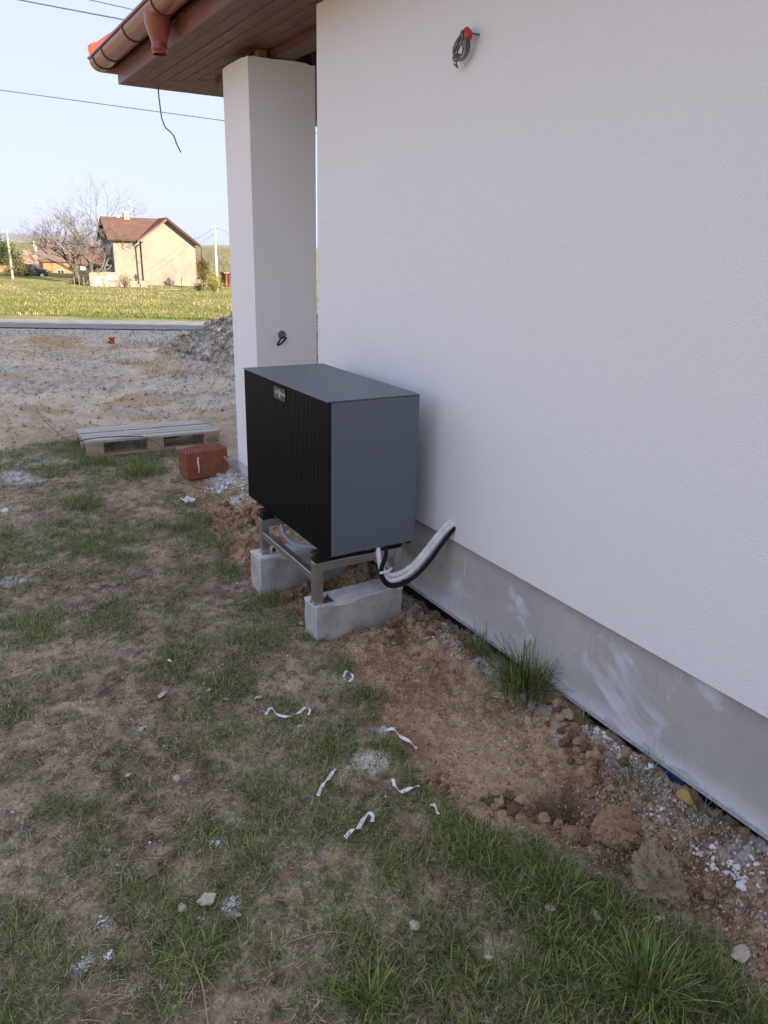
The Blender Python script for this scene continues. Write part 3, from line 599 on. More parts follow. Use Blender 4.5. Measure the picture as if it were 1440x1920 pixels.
# ribbed clay building block
bk = thing('clay_block', 'red hollow clay building block standing beside white column', 'brick', (-.262, 6.50, -.085), R(3.0)); bk.rotation_euler = (R(-2), R(-2.2), R(3))
bwid, bdep, bh = .385, .235, .245; prof = []; nr = 18
for i in range(nr):                    # fine vertical ribs on the long faces
    x0_ = -bwid / 2 + bwid * i / nr; w_ = bwid / nr; prof += [(x0_ + .001, 0), (x0_ + w_ * .55, 0), (x0_ + w_ * .62, .004), (x0_ + w_ * .95, .004)]
prof += [(bwid / 2, 0)]
side = []
for i in range(5):
    y0_ = bdep * i / 5; w_ = bdep / 5; side += [(bwid / 2 + .0, y0_ + .003), (bwid / 2, y0_ + w_ * .5), (bwid / 2 - .008, y0_ + w_ * .58), (bwid / 2 - .008, y0_ + w_ * .95)]
back = [(-a, bdep - b) for a, b in prof]; sid2 = [(-a, bdep - b) for a, b in side]
mb = MB(); mb.prism(prof + side + back + sid2, 'z', 0, bh); mb.build('body', M['clay'], bk)
mb = MB()
for j in range(5):
    for i in range(13):
        a = -bwid / 2 + .020 + i * .0275 + (.012 if j % 2 else 0); b = .020 + j * .043; mb.box(a, a + .014, b, b + .028, bh + .0004, bh + .0012)
o = mb.build('hollow', M['clay_hole_shade'], bk); o['kind'] = 'stuff'  # dark plates on the top face paint the shade inside the holes
mb = MB(); mb.tube([(-.085, -.004, .20), (-.092, -.005, .15), (-.088, -.005, .10), (-.094, -.004, .055)], [.006, .009, .007, .005], 6); mb.build('mortar_smear', M['white_bit'], bk)
mb = MB(); mb.tube(spline([(-.13, 6.46, .10), (-.05, 6.40, 0.0), (.015, 6.37, -.05)], 4), .011, 6); rel(mb, (-.05, 6.4, -.05)); o = mb.build('stick', M['twig'], None, loc=(-.05, 6.4, -.05)); tag(o, 'broken pale stick leaning against the red clay block', 'stick')
# long cable lying over the pallet
q = [G(68, 765, .12), G(80, 785, .08), G(105, 808, .05), (-1.22, 7.75, .07), (-1.0, 7.66, .098), (-.75, 7.60, .096), (-.58, 7.52, .09), (-.46, 7.30, .02), (-.42, 7.0, -.06), G(345, 885), G(400, 893), G(440, 893)]
mb = MB(); pts = spline(q, 8); b0 = np.array((-1.0, 7.6, -.08)); mb.tube([p - b0 for p in pts], .0058, 7); o = mb.build('loose_cable', M['cable_light'], None, smooth=True, loc=b0); tag(o, 'grey cable trailing across the pallet towards the clay block', 'cable')
# cable hanging from the soffit
q = [(-.142, 7.80, ZS + .005), (-.141, 7.80, 3.20), (-.135, 7.80, 3.10), (-.128, 7.80, 3.02), (-.10, 7.80, 2.94), (-.05, 7.80, 2.90), (-.02, 7.80, 2.86), (.0, 7.80, 2.80), (.034, 7.80, 2.735)]
mb = MB(); b0 = np.array((-.142, 7.8, 3.28)); mb.tube([np.array(p) - b0 for p in spline(q, 5)], .0062, 6); o = mb.build('hanging_cable', M['cable_grey'], None, smooth=True, loc=b0); tag(o, 'thin dark cable dangling from the wooden soffit', 'cable')
# coiled cable on the wall, red tape
cc = thing('cable_coil', 'coil of grey cable bound with red tape hanging on white wall', 'cable', (-.015, 3.155, 2.785))
def ov(cy, cz, ay, az, tilt, x, n=26, a0=0, a1=2 * math.pi):
    out = []
    for i in range(n + 1):
        a = a0 + (a1 - a0) * i / n; u_, w_ = ay * math.cos(a), az * math.sin(a); out.append((x + .012 * math.sin(a * 2 + cy * 99), cy + u_ * math.cos(tilt) - w_ * math.sin(tilt), cz + u_ * math.sin(tilt) + w_ * math.cos(tilt)))
    return out
# smaller y is to the right on the picture
for (cy, cz, ay, az, ti, x) in ((0.008, .004, .034, .058, .38, -.012), (.004, 0.0, .039, .062, .36, -.022), (.000, -.002, .030, .054, .32, -.030), (-.004, -.004, .042, .060, .34, -.034), (-.002, .002, .026, .050, .36, -.040), (.012, -.006, .036, .059, .42, -.028)):
    mb = MB(); mb.tube(ov(cy, cz, ay, az, ti, x), .0042, 6); mb.build('cable_turn', M['cable_grey'], cc, smooth=True)
mb = MB(); mb.tube(ov(.045, -.055, .018, .026, .3, -.02, 16, R(60), R(330)), .0038, 6); mb.build('cable_turn', M['cable_grey'], cc, smooth=True)
mb = MB(); mb.tube([(-.028, -.055, .012), (-.030, -.048, .025), (-.030, -.040, .040), (-.028, -.030, .054)], [.013, .019, .018, .011], 10); mb.build('red_tape', M['tape_red'], cc, smooth=True)
mb = MB(); mb.tube([(.02, -.068, .03), (-.01, -.066, .03), (-.03, -.054, .034)], .004, 6); mb.build('cable_end', M['cable_grey'], cc, smooth=True)
# cable stub on the column
cs = thing('cable_stub', 'short black cable loop poking out of the white column above heat pump', 'cable', (.222, 5.888, 1.222))
mb = MB(); mb.tube([(0, .004, .012), (0, -.006, .012), (.0, -.007, .012)], [.034, .034, .022], 14); mb.build('wall_box', M['cable_grey'], cs)
mb = MB(); mb.tube(spline([(.02, 0, 0.0), (.01, -.03, -.006), (-.03, -.05, -.012), (-.05, -.06, -.035), (-.066, -.06, -.062), (-.04, -.055, -.058), (0, -.04, -.034), (.03, -.02, -.012)], 5), .0075, 7); mb.build('cable_loop', M['cable_black'], cs, smooth=True)
# overhead wires
for (a, b, rr, lab) in ((B(-40, 157, 25), B(470, 227, 25), .013, 'lowest overhead wire crossing the sky behind the column'), (B(30, -8, 25), B(300, 43, 25), .02, 'thick overhead wire at the top left, nearer the corner'), (B(150, -11, 25), B(330, 29, 25), .014, 'short overhead wire at top edge meeting the gutter')):
    a = np.array(a); b = np.array(b); mid = (a + b) / 2; dirv = (b - a); a2, b2 = a - dirv * 2.0, b + dirv * 2.0
    pts = [a2 + (b2 - a2) * t + np.array((0, 0, -0.9 * 4 * t * (1 - t) * .1)) for t in np.linspace(0, 1, 25)]
    mb = MB(); mb.tube([p - mid for p in pts], rr, 5); o = mb.build('overhead_wire', M['overhead'], None, loc=mid); tag(o, lab, 'wire', 'overhead wires')

# ---------------------------------------------------------------- stones, clods, crumbs
def ico(seed, sub=2, amp=.25, flat=1.0):
    rnd = random.Random(seed); bm = bmesh.new(); bmesh.ops.create_icosphere(bm, subdivisions=sub, radius=1.0)
    dirs = [Vector((rnd.uniform(-1, 1), rnd.uniform(-1, 1), rnd.uniform(-1, 1))).normalized() for _ in range(9)]; cut = [rnd.uniform(.62, .95) for _ in range(9)]
    for v in bm.verts:
        for dv, c_ in zip(dirs, cut):
            t = v.co.dot(dv)
            if t > c_: v.co -= dv * (t - c_) * .9
        v.co *= 1 + rnd.uniform(-amp, amp) * .35
        v.co.z *= flat
    me = bpy.data.meshes.new('rock_shape'); bm.to_mesh(me); bm.free(); return me
def rock_set(n, mat, seed, flat=1.0, amp=.25, sub=2):
    out = []
    for i in range(n):
        me = ico(seed + i, sub, amp, flat); me.materials.append(mat); out.append(me)
    return out
M['clod_dark'] = simple('damp_soil_clod', (0.25, 0.15, 0.085), 0.97, 0.1, var=0.45, scale=45, bump=0.8, dist=0.006)
M['clod_tan'] = simple('dry_soil_clod', (0.52, 0.37, 0.235), 0.97, 0.1, var=0.35, scale=45, bump=0.8, dist=0.006)
CL = rock_set(5, M['clod'], 10, .85, 1.1) + rock_set(4, M['clod_dark'], 20, .85, 1.1) + rock_set(4, M['clod_tan'], 30, .85, 1.0); WB = rock_set(8, M['white_bit'], 40, .55, 1.3, 1); ST = rock_set(6, M['pale_stone'], 60, .38, 1.0)
def Hs(x, y): return float(H(np.array([x]), np.array([y]))[0])
def put(name, me, x, y, s, label, cat, group=None, sink=.35, sq=(1, 1, 1), rot=None):
    o = bpy.data.objects.new(name, me); COL.objects.link(o); o.location = (x, y, Hs(x, y) + s * sq[2] * (1 - sink) * .6)
    o.scale = (s * sq[0], s * sq[1], s * sq[2]); o.rotation_euler = rot or (random.uniform(-.5, .5), random.uniform(-.5, .5), random.uniform(0, 6.3)); tag(o, label, cat, group); return o
zones = [  # px, py, spread metres, count, size range : rows of loose clods
    ((690, 1190), (760, 1180), .10, 34, (.010, .026), 'crumbly brown soil clod heaped against the near concrete block', 'clods by the near block'),
    ((760, 1170), (880, 1230), .10, 34, (.010, .026), 'brown soil clod between the near concrete block and the wall', 'clods between block and wall'),
    ((960, 1290), (1070, 1370), .06, 40, (.014, .032), 'brown soil clod in the row below the big grass tuft', 'clods below the big tuft'),
    ((1060, 1370), (1130, 1480), .07, 44, (.012, .030), 'brown soil clod banked along the right side of the dirt strip', 'clods along the right of the dirt strip'),
    ((900, 1500), (1090, 1560), .07, 36, (.010, .026), 'brown soil clod at the lower end of the dirt strip', 'clods at the lower end of the dirt strip'),
    ((770, 1440), (880, 1510), .05, 20, (.007, .017), 'small crumb of soil on the left lower edge of dirt strip', 'crumbs on the dirt edge'),
    ((420, 950), (520, 985), .25, 40, (.012, .032), 'brown soil clod in the dirt beyond the heat pump', 'clods beyond the heat pump'),
    ((560, 1110), (590, 1120), .08, 24, (.010, .024), 'dark soil clod in the gap between the two concrete blocks', 'clods between the blocks'),
    ((480, 1060), (470, 1090), .05, 12, (.012, .028), 'soil clod left of the far concrete block', 'clods left of the far block'),
    ((1280, 1650), (1400, 1780), .09, 26, (.007, .018), 'small clod on the gritty soil at lower right', 'clods at lower right'),
    ((630, 1060), (680, 1070), .10, 20, (.012, .030), 'dark soil clod in shade under the heat pump', 'clods under the heat pump')]
for (a, b, spr, cnt, (s0, s1), lab, grp) in zones:
    A_, B_ = G(*a, -.1), G(*b, -.1)
    for i in range(cnt):
        t = random.random(); x_ = A_[0] + (B_[0] - A_[0]) * t + random.gauss(0, spr * .55); y_ = A_[1] + (B_[1] - A_[1]) * t + random.gauss(0, spr * .55)
        if x_ > -.02: x_ = -.02 - random.random() * .05
        if (-.74 < x_ < -.13 and (3.28 < y_ < 3.47 or 3.99 < y_ < 4.18)): continue
        put('soil_clod', random.choice(CL), x_, y_, (s0 + (s1 - s0) * random.random() ** 1.6) * 1.12, lab, 'soil clod', grp, sink=.05)
# white plaster crumbs along the wall
wz = [((800, 1140), (930, 1220), .045, 40, (.006, .018), 'white plaster crumb by the wall above the big tuft', 'plaster crumbs above the big tuft'),
      ((1100, 1370), (1215, 1450), .04, 50, (.007, .020), 'white plaster crumb by the wall below the big tuft', 'plaster crumbs below the big tuft'),
      ((1310, 1590), (1430, 1650), .05, 60, (.007, .021), 'white plaster crumb by the wall at lower right', 'plaster crumbs at lower right'),
      ((390, 905), (465, 905), .12, 46, (.010, .030), 'white rubble crumb strewn at the foot of the white column', 'rubble at the column foot'),
      ((1200, 1500), (1290, 1560), .05, 26, (.005, .014), 'white crumb in the sparse grass beside ochre stone', 'crumbs beside the ochre stone')]
for (a, b, spr, cnt, (s0, s1), lab, grp) in wz:
    A_, B_ = G(*a, -.05), G(*b, -.05)
    for i in range(cnt):
        t = random.random(); x_ = min(-.015, A_[0] + (B_[0] - A_[0]) * t + random.gauss(0, spr * .5)); y_ = A_[1] + (B_[1] - A_[1]) * t + random.gauss(0, spr * .6)
        put('plaster_crumb', random.choice(WB), x_, y_, (s0 + (s1 - s0) * random.random() ** 2.2) * .95, lab, 'plaster crumb', grp, sink=.2, sq=(1, random.uniform(.5, 1), random.uniform(.6, 1)))
# single stones one can point at
singles = [('stone', 1, (388, 1687), .034, 'flat tan stone beside white plaster splash in lower lawn'), ('stone', 1, (340, 1697), .018, 'small pale stone left of the flat tan stone'), ('stone', 1, (447, 1708), .014, 'small tan stone below the white plaster splash'),
           ('stone', 1, (305, 1303), .025, 'pale flat stone in the middle of the lawn'), ('stone', 1, (424, 1309), .018, 'pale stone chip, second right of the flat pale lawn stone'), ('stone', 1, (392, 1292), .013, 'tiny pale stone between two pale lawn chips'), ('stone', 1, (484, 1307), .020, 'thin pale stone left of the long curled white tape'),
           ('stone', 1, (332, 1455), .020, 'pale splinter of stone in the central lawn'), ('stone', 1, (240, 1452), .016, 'whitish stone sliver in the left lawn'), ('stone', 1, (1030, 1702), .022, 'white stone in the lush grass near bottom right'), ('stone', 1, (780, 1735), .022, 'white mortar flake in the lower lawn'),
           ('stone', 1, (1120, 1712), .020, 'beige flake in lush grass right of the white stone'), ('stone', 1, (1236, 1720), .020, 'pale chip at the edge of the gritty soil'), ('stone', 1, (915, 1795), .018, 'pale flake low in the grass near bottom centre'), ('stone', 1, (1085, 1845), .014, 'brown pebble at the bottom in the grass'),
           ('stone', 1, (1390, 1790), .035, 'rusty flat stone on the gritty soil at lower right edge'), ('stone', 1, (565, 1165), .022, 'tan stone touching the left corner of near concrete block'), ('stone', 1, (800, 1205), .030, 'sandy lump in front of near block near the wall'), ('stone', 1, (1250, 1600), .020, 'ochre lump on top of the grassy sod clump')]
for nm, _, p, s_, lab in singles:
    g_ = G(*p); put(nm, random.choice(ST), g_[0], g_[1], s_, lab, 'stone', sq=(1, .75, 1), sink=.1)
g_ = G(1293, 1482, 0); o = put('stone', ico(91, 2, .2, 1), -.035, g_[1], .034, 'ochre yellow stone lodged against the plinth', 'stone', sq=(.8, 1.2, 1)); o.data.materials.append(M['ochre'])
g_ = G(1195, 1398, 0); o = put('stone', ico(92, 2, .4, 1), -.04, g_[1], .030, 'brown clod wedged under the plinth above blue foil', 'soil clod'); o.data.materials.append(M['clod'])
def big_clod(p, s, lab, mat, seed, sq):
    g_ = G(*p, -.06); me = ico(seed, 5, .10, 1.0); rnd = random.Random(seed)
    co = np.zeros(len(me.vertices) * 3, np.float32); me.vertices.foreach_get('co', co); co = co.reshape(-1, 3)
    n_ = fbm(co[:, 0] * 2 + 5, co[:, 1] * 2 + co[:, 2] * 1.7, 2.2, 4, seed) - .5; n2_ = np.abs(fbm(co[:, 0] * 2 + 9, co[:, 1] * 2 - co[:, 2] * 1.9, 7, 3, seed + 3) - .5); n3_ = fbm(co[:, 0] * 3 + co[:, 2] * 2.3, co[:, 1] * 3 - co[:, 2] * 2.9, 9, 3, seed + 7) - .5; co *= (1 + .55 * n_ + .45 * n2_ + .10 * n3_)[:, None]
    me.vertices.foreach_set('co', co.ravel()); me.materials.append(mat); return put('earth_clump', me, g_[0], g_[1], s, lab, 'soil clod', sq=sq, sink=.1, rot=(.2, -.2, seed))
big_clod((1152, 1555), .080, 'large round brown clump of earth beside the dug hole', M['clod'], 5, (1, 1, 1.0))
big_clod((1238, 1645), .095, 'large grey grassy sod clump below the round earth clump', M['sod'], 6, (.85, 1.15, .8))
big_clod((1075, 1560), .035, 'medium earth lump on the lip of the hole', M['clod'], 8, (1, 1, .8))
# plaster splashes: thin heaps of flakes
def flakes(name, cx, cy, r_, n_, lab, mat, s0, s1, cat='plaster'):
    vs, fs = [], []; rnd = random.Random(int(cx * 1000 + cy * 77) & 0xffff)
    for i in range(n_):
        a = rnd.uniform(0, 6.3); q_ = r_ * rnd.random() ** .7; x_, y_ = cx + q_ * math.cos(a), cy + q_ * math.sin(a) * .8; s_ = rnd.uniform(s0, s1) * (1.2 - .6 * q_ / r_); z_ = Hs(x_, y_) + rnd.uniform(.001, .010)
        m_ = 5; b_ = len(vs); an = rnd.uniform(0, 6)
        tl = (rnd.uniform(-.4, .4), rnd.uniform(-.4, .4))
        for lvl in (0, 1):
            for j in range(m_):
                e_ = an + 6.283 * j / m_; rr = s_ * rnd.uniform(.6, 1.1) * (1 - .2 * lvl); dx, dy = rr * math.cos(e_), rr * math.sin(e_) * .7; vs.append((x_ + dx - cx, y_ + dy - cy, z_ + dx * tl[0] + dy * tl[1] + lvl * s_ * .35))
        fs.append(tuple(b_ + m_ + j for j in range(m_))); fs += [(b_ + j, b_ + (j + 1) % m_, b_ + m_ + (j + 1) % m_, b_ + m_ + j) for j in range(m_)]
    mb = MB(); mb.v = vs; mb.f = fs; o = mb.build(name, mat, None, loc=(cx, cy, 0)); tag(o, lab, cat); return o
for p, r_, n_, lab in (((435, 1690), .035, 90, 'white plaster splash beside the flat tan stone'), ((155, 1802), .030, 60, 'white plaster splash at the lower left'), ((203, 1786), .018, 30, 'small white plaster blob right of the lower left splash'), ((408, 1572), .040, 40, 'scattered white plaster specks in the central lawn'), ((14, 1086), .075, 90, 'bright white plaster heap at the left edge'), ((270, 1364), .020, 30, 'little white plaster spot in left lawn'), ((310, 1400), .018, 16, 'white plaster flake below the little spot'), ((375, 1715), .018, 12, 'white smear in the dark grass below the tan stone'), ((563, 1362), .020, 24, 'white specks under the long curled tape'), ((66, 872), .07, 40, 'white flakes on the bare soil at far left'), ((60, 896), .06, 40, 'white plaster patch left of the pallet'), ((30, 905), .05, 30, 'white bits at left edge below the pallet'), ((125, 1053), .04, 20, 'white flake in grass at left'), ((212, 1088), .03, 14, 'white flake between left and middle lawn'), ((185, 1725), .04, 26, 'dusting of white plaster on lower left grass'), ((730, 1362), .04, 40, 'white plaster crumbs above the sand spill'), ((545, 1090), .03, 10, 'white specks at the lawn edge by the far block')):
    g_ = G(*p); flakes('plaster_splash', g_[0], g_[1], r_, n_, lab, M['white_bit'], .002, .007)
g_ = G(695, 1425); flakes('sand_spill', g_[0], g_[1], .085, 420, 'pale sand spilled on the lawn between white tape strips', M['pale_sand'], .002, .006, 'sand')
g_ = G(655, 1440); flakes('sand_spill', g_[0], g_[1], .05, 90, 'thin scatter of pale sand left of the main spill', M['pale_sand'], .0015, .004, 'sand')
# white tape strips
def tape(pxs, w_, lab, lift=.012):
    P_ = [np.array(G(*q_, -.06)) for q_ in pxs]; P_ = [np.array((p_[0], p_[1], Hs(p_[0], p_[1]) + lift + .012 * abs(math.sin(i * 1.7)))) for i, p_ in enumerate(P_)]
    pts = spline(P_, 7); b0 = P_[0]; m = len(pts); vs = []
    for i, p_ in enumerate(pts):
        t = pts[min(i + 1, m - 1)] - pts[max(i - 1, 0)]; nrm = np.array((-t[1], t[0], 0)); nrm /= np.linalg.norm(nrm) + 1e-9; roll = 0.7 * math.sin(i * .45)
        sd_ = nrm * math.cos(roll) + np.array((0, 0, 1)) * math.sin(roll); up_ = np.array((0, 0, .0012))
        for sg in (-1, 1): vs.append(p_ + sd_ * w_ * sg / 2 - b0)
        for sg in (1, -1): vs.append(p_ + sd_ * w_ * sg / 2 + up_ - b0)
    fs = [(i * 4 + k_, i * 4 + (k_ + 1) % 4, i * 4 + 4 + (k_ + 1) % 4, i * 4 + 4 + k_) for i in range(m - 1) for k_ in range(4)] + [(0, 1, 2, 3), tuple((m - 1) * 4 + k_ for k_ in range(4))]
    mb = MB(); mb.add(vs, fs); o = mb.build('tape_strip', M['tape'], None, smooth=False, loc=b0); tag(o, lab, 'tape strip', 'white tape strips on the ground')
tape([(498, 1336), (508, 1326), (520, 1336), (540, 1341), (560, 1333), (572, 1325), (581, 1330), (578, 1340)], .011, 'long wavy white tape strip, farthest from the dirt')
tape([(596, 1484), (606, 1468), (615, 1454), (624, 1444), (630, 1438)], .013, 'straight white tape strip left of the sand spill')
tape([(737, 1454), (740, 1470), (752, 1477), (770, 1475), (786, 1470)], .014, 'hooked white tape strip right of the sand spill')
tape([(647, 1562), (660, 1552), (672, 1545), (682, 1530), (692, 1518), (699, 1524), (698, 1534)], .014, 'curled white tape strip lowest on the lawn')
tape([(809, 1500), (815, 1510), (822, 1522)], .014, 'short white tape strip at the grass edge near dirt')
tape([(644, 1262), (650, 1254), (660, 1256), (661, 1266), (654, 1271), (645, 1268)], .011, 'white tape ring near the grass edge below near block')
tape([(724, 1355), (738, 1362), (752, 1370), (768, 1380), (782, 1388)], .014, 'dirty white tape strip lying on the edge of the dirt')
tape([(315, 1232), (320, 1238)], .010, 'tiny white tape scrap in the middle lawn')
# litter
def scrap(p, w_, h_, rz, lab, mat, z=.012):
    g_ = G(*p); mb = MB(); n = 6; vs = []
    for i in range(n + 1):
        for j in (0, 1): vs.append((w_ * (i / n - .5), h_ * (j - .5), z + .02 * math.sin(i * 1.3 + j) * w_ * 8))
    vs2 = [(a, b, c + .0012) for a, b, c in vs]; m = len(vs)
    fs = [(i * 2, i * 2 + 2, i * 2 + 3, i * 2 + 1) for i in range(n)]
    mb.add(vs, fs); mb.add(vs2, fs); o = mb.build('paper_scrap', mat, None, loc=(g_[0], g_[1], Hs(g_[0], g_[1])), rot=(.25, .1, rz)); tag(o, lab, 'litter')
scrap((350, 936), .11, .08, .6, 'crumpled white paper scrap at the lawn edge beyond heat pump', M['paper'])
scrap((3, 955), .08, .05, .2, 'pinkish white scrap at the left edge', M['paper'])
scrap((345, 957), .10, .03, -.1, 'pale wood chip below the crumpled paper', M['twig'])
scrap((850, 1262), .016, .010, .3, 'tiny blue plastic chip on the dirt strip', M['blue_foil'])
scrap((706, 1213), .014, .010, .3, 'tiny red chip on the soil before near block', M['tape_red'])
scrap((330, 902), .10, .03, .1, 'orange brick shard left of the clay block', M['clay'])
for a, b, rr, lab in (((255, 980), (290, 972), .006, 'short pale stick lying in the upper lawn'), ((545, 1762), (665, 1752), .0016, 'long dry stalk lying across the lower lawn'), ((362, 1800), (390, 1918), .0024, 'dry stalk running to the bottom edge'), ((40, 572), (41, 573), .001, None)):
    if not lab: continue
    a_, b_ = G(*a), G(*b); a_[2] = Hs(a_[0], a_[1]) + .012; b_[2] = Hs(b_[0], b_[1]) + .014; mid = (a_ + b_) / 2; kx = np.array((.01, .012, .006))
    mb = MB(); mb.tube([p - a_ for p in spline([a_, mid + kx, b_], 6)], rr, 5); o = mb.build('dry_stalk', M['twig'], None, loc=a_); tag(o, lab, 'stalk')
g_ = G(210, 640, -.1); mb = MB(); mb.tube([(0, 0, 0), (.0, 0, .09), (0, 0, .13)], [.05, .055, .085], 12); mb.tube([(-.12, .05, .01), (-.05, .02, .03)], .02, 6); o = mb.build('plastic_pipe_cap', M['orange_plastic'], None, loc=(g_[0], g_[1], Hs(g_[0], g_[1]))); tag(o, 'orange drain pipe end sticking out of the yard', 'pipe')

# gravel mound behind the column
mc = np.array((3.55, 14.2)); n1, n2 = 110, 46; vs = []; cs_ = []
for i in range(n1):
    a = 2 * math.pi * i / n1
    for j in range(n2 + 1):
        q_ = j / n2; rr = 2.0 * q_ * (1 + .12 * math.sin(3 * a) + .06 * math.sin(7 * a)); vs.append((rr * math.cos(a), rr * math.sin(a), q_))
va = np.array(vs); gx, gy = va[:, 0] + mc[0], va[:, 1] + mc[1]; q_ = va[:, 2]
hh = 1.18 * np.clip(1 - q_, 0, 1) ** .85 + (.22 * (fbm(gx, gy, 1.6, 4, 31) - .5) + .12 * (fbm(gx, gy, 7, 3, 32) - .5)) * np.clip((1 - q_) * 5, 0, 1) - .03
va[:, 2] = hh + H(gx, gy) + .0 + .10 * (np.abs(fbm(gx, gy, 3.0, 4, 36) - .5) * 2 - .5) * np.clip((1 - q_) * 4, 0, 1)
gcol = lerp(C3(.30, .255, .20) + 0 * gx[:, None], C3(.62, .545, .44), ss(.35, .65, fbm(gx, gy, 14, 3, 33))); gcol = lerp(gcol, C3(.44, .34, .22), ss(.5, .62, fbm(gx, gy, 1.3, 3, 34)) * .7)
idx = np.array([(i * (n2 + 1) + j, i * (n2 + 1) + j + 1, ((i + 1) % n1) * (n2 + 1) + j + 1, ((i + 1) % n1) * (n2 + 1) + j) for i in range(n1) for j in range(n2)])
va[:, 2] -= -0.1
me = np_mesh('gravel_mound', va, idx.ravel(), np.full(len(idx), 4), gcol); me.shade_smooth()
o = link('gravel_mound', me, attr_mat('gravel_heap', 0.95, 0.15, nsc=16, nvar=.6, bump=1.0, bdist=.09, bsc=14), loc=(mc[0], mc[1], -0.1)); tag(o, 'grey gravel heap behind the white column', 'gravel heap'); heap = o
rg = np.random.default_rng(3); pick = rg.integers(0, len(va), 9000); pv = va[pick] + rg.normal(0, .02, (9000, 3)) * np.array((1, 1, .3)); sz = .012 + .045 * rg.random(9000) ** 3
tt = np.array([(1, 0, -.4), (-.5, .87, -.4), (-.5, -.87, -.4), (0, 0, .8)])[None] * (1 + rg.uniform(-.4, .4, (9000, 4, 3))) * sz[:, None, None]
VV = (pv[:, None, :] + tt).reshape(-1, 3); ff = (np.arange(9000)[:, None, None] * 4 + np.array([(0, 1, 3), (1, 2, 3), (2, 0, 3), (0, 2, 1)])[None]).ravel(); cc_ = np.clip(gcol[pick] * rg.uniform(.5, 1.5, (9000, 1)), .03, .8)
o = link('loose_stones', np_mesh('loose_stones', VV, ff, np.full(36000, 3), np.repeat(cc_, 4, 0)), attr_mat('heap_stones', .95, .15, nvar=0), heap); o['kind'] = 'stuff'

# loose crumbs and grit, uncountable
def grit(name, x, y, s, cols, lab, cat, mat):
    n_ = len(x); z = H(x, y); t = np.array([(1, 0, -.4), (-.5, .87, -.4), (-.5, -.87, -.4), (0, 0, .8)])
    rot = RNG.uniform(0, 6.28, n_); c_, s_ = np.cos(rot), np.sin(rot); tv = t[None] * (1 + RNG.uniform(-.4, .4, (n_, 4, 3)))
    vx = (tv[..., 0] * c_[:, None] - tv[..., 1] * s_[:, None]) * s[:, None] + x[:, None]; vy = (tv[..., 0] * s_[:, None] + tv[..., 1] * c_[:, None]) * s[:, None] + y[:, None]; vz = tv[..., 2] * s[:, None] + z[:, None] + s[:, None] * .25
    V_ = np.stack([vx, vy, vz], -1).reshape(-1, 3); f_ = np.array([(0, 1, 3), (1, 2, 3), (2, 0, 3), (0, 2, 1)]); FI_ = (np.arange(n_)[:, None, None] * 4 + f_[None]).ravel()
    me = np_mesh(name, V_, FI_, np.full(n_ * 4, 3), np.repeat(cols, 4, 0)); o = link(name, me, mat); tag(o, lab, cat, kind='stuff'); return o
GM = attr_mat('grit', .95, .15, nvar=.2, nsc=200)
n_ = 110000; x_ = RNG.uniform(-1.2, -.01, n_); y_ = RNG.uniform(.6, 6.6, n_); di = dirt_mask(x_, y_); keep = RNG.random(n_) < di * (0.35 + .65 * ss(.42, .6, fbm(x_, y_, 5, 3, 7))) * (1 - .85 * np.exp(-(((x_ + .55) / .20) ** 2 + ((y_ - 2.2) / .45) ** 2))); x_, y_ = x_[keep], y_[keep]; n_ = len(x_)
s_ = .0018 + .0095 * RNG.random(n_) ** 4; base = C3(.28, .175, .10) + RNG.random(n_)[:, None] * C3(.28, .20, .13); wh = RNG.random(n_) < .012 + .6 * ss(-.25, -.03, x_) * ss(.45, .6, fbm(x_, y_, 11, 3, 76)); base[wh] = C3(.66, .66, .66)
grit('soil_crumbs', x_, y_, s_, base, 'loose soil crumbs and grit over the dirt strip', 'soil', GM)
n_ = 9000; y_ = RNG.uniform(.55, 1.75, n_); x_ = -.02 - .42 * RNG.random(n_) ** 1.3; kp = dirt_mask(x_, y_) > .4; x_, y_ = x_[kp], y_[kp]; n_ = len(x_); s_ = .002 + .010 * RNG.random(n_) ** 3; base = C3(.16, .11, .075) + RNG.random(n_)[:, None] * C3(.42, .35, .27)
wh = RNG.random(n_) < .07 + .33 * ss(-.20, -.03, x_); base[wh] = C3(.60, .57, .53); grit('wall_rubble', x_, y_, s_, base, 'mixed pale rubble and grit at the lower right by the wall', 'rubble', GM)
n_ = 42000; x_ = RNG.uniform(-3, -.4, n_); y_ = RNG.uniform(.9, 8.6, n_); keep = (dirt_mask(x_, y_) < .3); x_, y_ = x_[keep], y_[keep]; n_ = len(x_); s_ = .0014 + .0075 * RNG.random(n_) ** 5; base = C3(.10, .07, .045) + RNG.random(n_)[:, None] * C3(.42, .34, .25); base[RNG.random(n_) < .07] = C3(.74, .72, .68)
grit('lawn_grit', x_, y_, s_, base, 'fine crumbs scattered through the lawn', 'soil', GM)
n_ = 90000; x_ = RNG.uniform(-4.5, 6.5, n_); y_ = RNG.uniform(8.3, 20, n_); ok = (yard_mask(x_, y_) > .4); x_, y_ = x_[ok], y_[ok]; gc = ground_colour(x_, y_); grey = np.abs(gc[:, 0] - gc[:, 2]) < .07
ok = grey | (RNG.random(len(x_)) < .25); x_, y_, gc = x_[ok], y_[ok], gc[ok]; s_ = .007 + .022 * RNG.random(len(x_)) ** 2; gc = np.clip(gc * RNG.uniform(.5, 1.45, (len(x_), 1)), .02, .8)
grit('yard_gravel', x_, y_, s_, gc, 'crushed grey stone spread over the building yard', 'gravel', GM)

